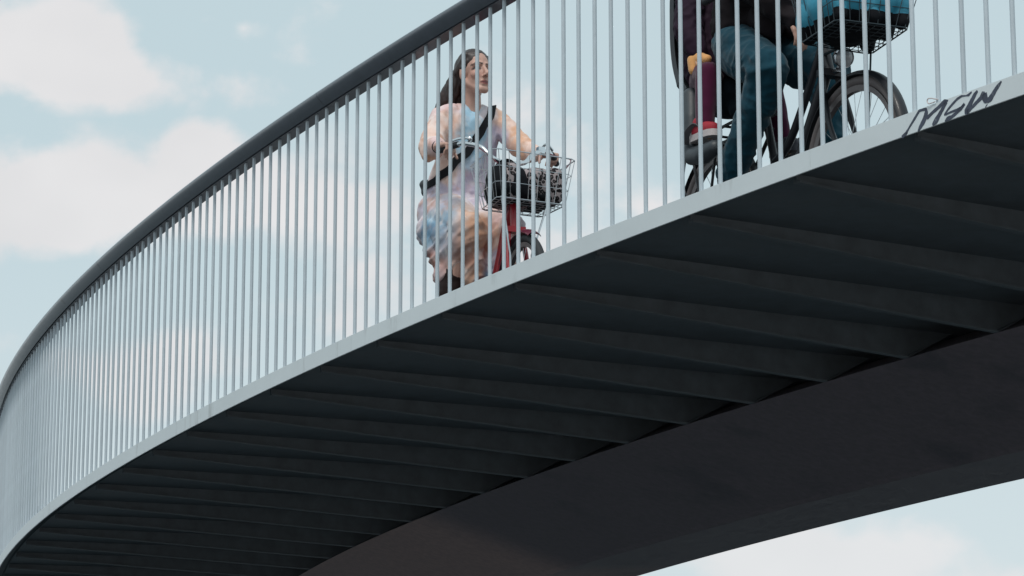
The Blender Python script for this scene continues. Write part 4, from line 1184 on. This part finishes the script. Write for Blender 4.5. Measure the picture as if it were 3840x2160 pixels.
# ================================================================ writing and small things on the edge plate
def plate_pt(s_idx, f, lift=0.0012):
    """point on the outer face of the edge plate: baluster index along, f = 0 bottom .. 1 top."""
    return arc(tb(s_idx), R + 0.009 + lift, ZD - 0.0735 + 0.0735 * f)
STROKES = [[(4.445, 0.002, 0.0055), (4.288, 0.093, 0.0063), (4.21, 0.131, 0.002)], [(4.288, 0.093, 0.0048), (4.127, 0.335, 0.0036), (3.904, 0.637, 0.0048), (3.698, 0.926, 0.0044)], [(3.698, 0.926, 0.004), (3.531, 0.91, 0.0048), (3.425, 0.901, 0.0048), (3.415, 0.745, 0.0079), (3.45, 0.557, 0.0103), (3.547, 0.359, 0.0095), (3.674, 0.173, 0.0071), (3.776, 0.011, 0.0024)], [(3.393, 0.466, 0.0063), (3.147, 0.637, 0.0055), (2.903, 0.774, 0.0063), (2.66, 0.927, 0.0079), (2.527, 0.923, 0.0024)], [(2.588, 0.881, 0.0055), (2.728, 0.669, 0.0067), (2.883, 0.431, 0.0079), (3.04, 0.191, 0.0103), (3.178, 0.062, 0.0048)], [(1.592, 0.922, 0.0029), (1.71, 0.838, 0.004), (1.811, 0.847, 0.0017), (1.984, 0.901, 0.0034), (2.162, 0.84, 0.004), (2.357, 0.687, 0.004), (2.524, 0.537, 0.0037), (2.678, 0.348, 0.0029), (2.664, 0.316, 0.0034)], [(2.664, 0.326, 0.0029), (2.441, 0.353, 0.0037), (2.206, 0.359, 0.004), (2.0, 0.392, 0.0046), (1.88, 0.493, 0.004)], [(1.88, 0.51, 0.0046), (2.015, 0.365, 0.0063), (2.18, 0.248, 0.0051), (2.389, 0.132, 0.0063), (2.567, 0.103, 0.0074), (2.672, 0.029, 0.0023)], [(1.362, 0.878, 0.004), (1.467, 0.755, 0.0071), (1.589, 0.541, 0.0087), (1.711, 0.325, 0.0095), (1.82, 0.104, 0.0119), (1.865, 0.039, 0.0048)], [(1.806, 0.082, 0.0063), (1.599, 0.23, 0.0055), (1.421, 0.373, 0.0063), (1.245, 0.5, 0.0071), (1.126, 0.649, 0.0119), (1.082, 0.696, 0.004)], [(1.112, 0.659, 0.0119), (1.102, 0.507, 0.0135), (1.051, 0.322, 0.0119), (1.011, 0.223, 0.0055)], [(1.01, 0.256, 0.0071), (0.88, 0.334, 0.0103), (0.762, 0.499, 0.0079), (0.643, 0.68, 0.0071), (0.526, 0.812, 0.0063), (0.438, 0.923, 0.0024)], [(1.0, 0.137, 0.0012), (1.089, 0.025, 0.0012)]]
b = MB()
for st in STROKES:
    pts = st
    dense = []
    for (a, c) in zip(pts[:-1], pts[1:]):
        for k in range(6):
            q = k / 6
            dense.append(tuple(a[i] + (c[i] - a[i]) * q for i in range(3)))
    dense.append(pts[-1])
    rows = []
    for i, (s, f, w) in enumerate(dense):
        p = plate_pt(s, f)
        p1 = plate_pt(*dense[min(i + 1, len(dense) - 1)][:2]); p0 = plate_pt(*dense[max(i - 1, 0)][:2])
        t = (p1 - p0).normalized()
        e = Vector((cos(_at(tb(s))[1]), sin(_at(tb(s))[1]), 0))
        n = t.cross(e).normalized()
        ww = w * (1 + 0.16 * mnoise.noise(Vector((s * 9, f * 9, 1))))
        back = e * 0.0014
        rows.append([p - n * ww, p + n * ww, p + n * ww - back, p - n * ww - back])
    rows = [[binv @ q for q in r] for r in rows]
    o0 = len(b.v)
    b.grid(rows, closed_u=True)
    b.f.append((o0, o0 + 1, o0 + 2, o0 + 3)); m_ = len(b.v); b.f.append((m_ - 1, m_ - 2, m_ - 3, m_ - 4))
gr = b.obj('graffiti', M['graffiti'], bridge)
gr['label'] = 'dark marker tag reading MSW on the pale edge plate'
gr['kind'] = 'stuff'
# a loop of pale cable tie round the foot of a baluster
lp = [arc(tb(3.0), R + 0.014, ZD + 0.004), arc(tb(3.10), R + 0.012, ZD + 0.004), arc(tb(3.24), R + 0.016, ZD + 0.004), arc(tb(3.30), R + 0.016, ZD + 0.013), arc(tb(3.26), R + 0.016, ZD + 0.021), arc(tb(3.16), R + 0.012, ZD + 0.020), arc(tb(3.05), R + 0.012, ZD + 0.015), arc(tb(2.94), R + 0.008, ZD + 0.010)]
b = MB(); b.tube(curve_pts(lp), 0.0022, 6)
o = b.obj('cable_tie', M['sole'], None, smooth=True)
tag(o, 'small pale cable tie looped round a baluster foot above the graffiti', 'cable tie')
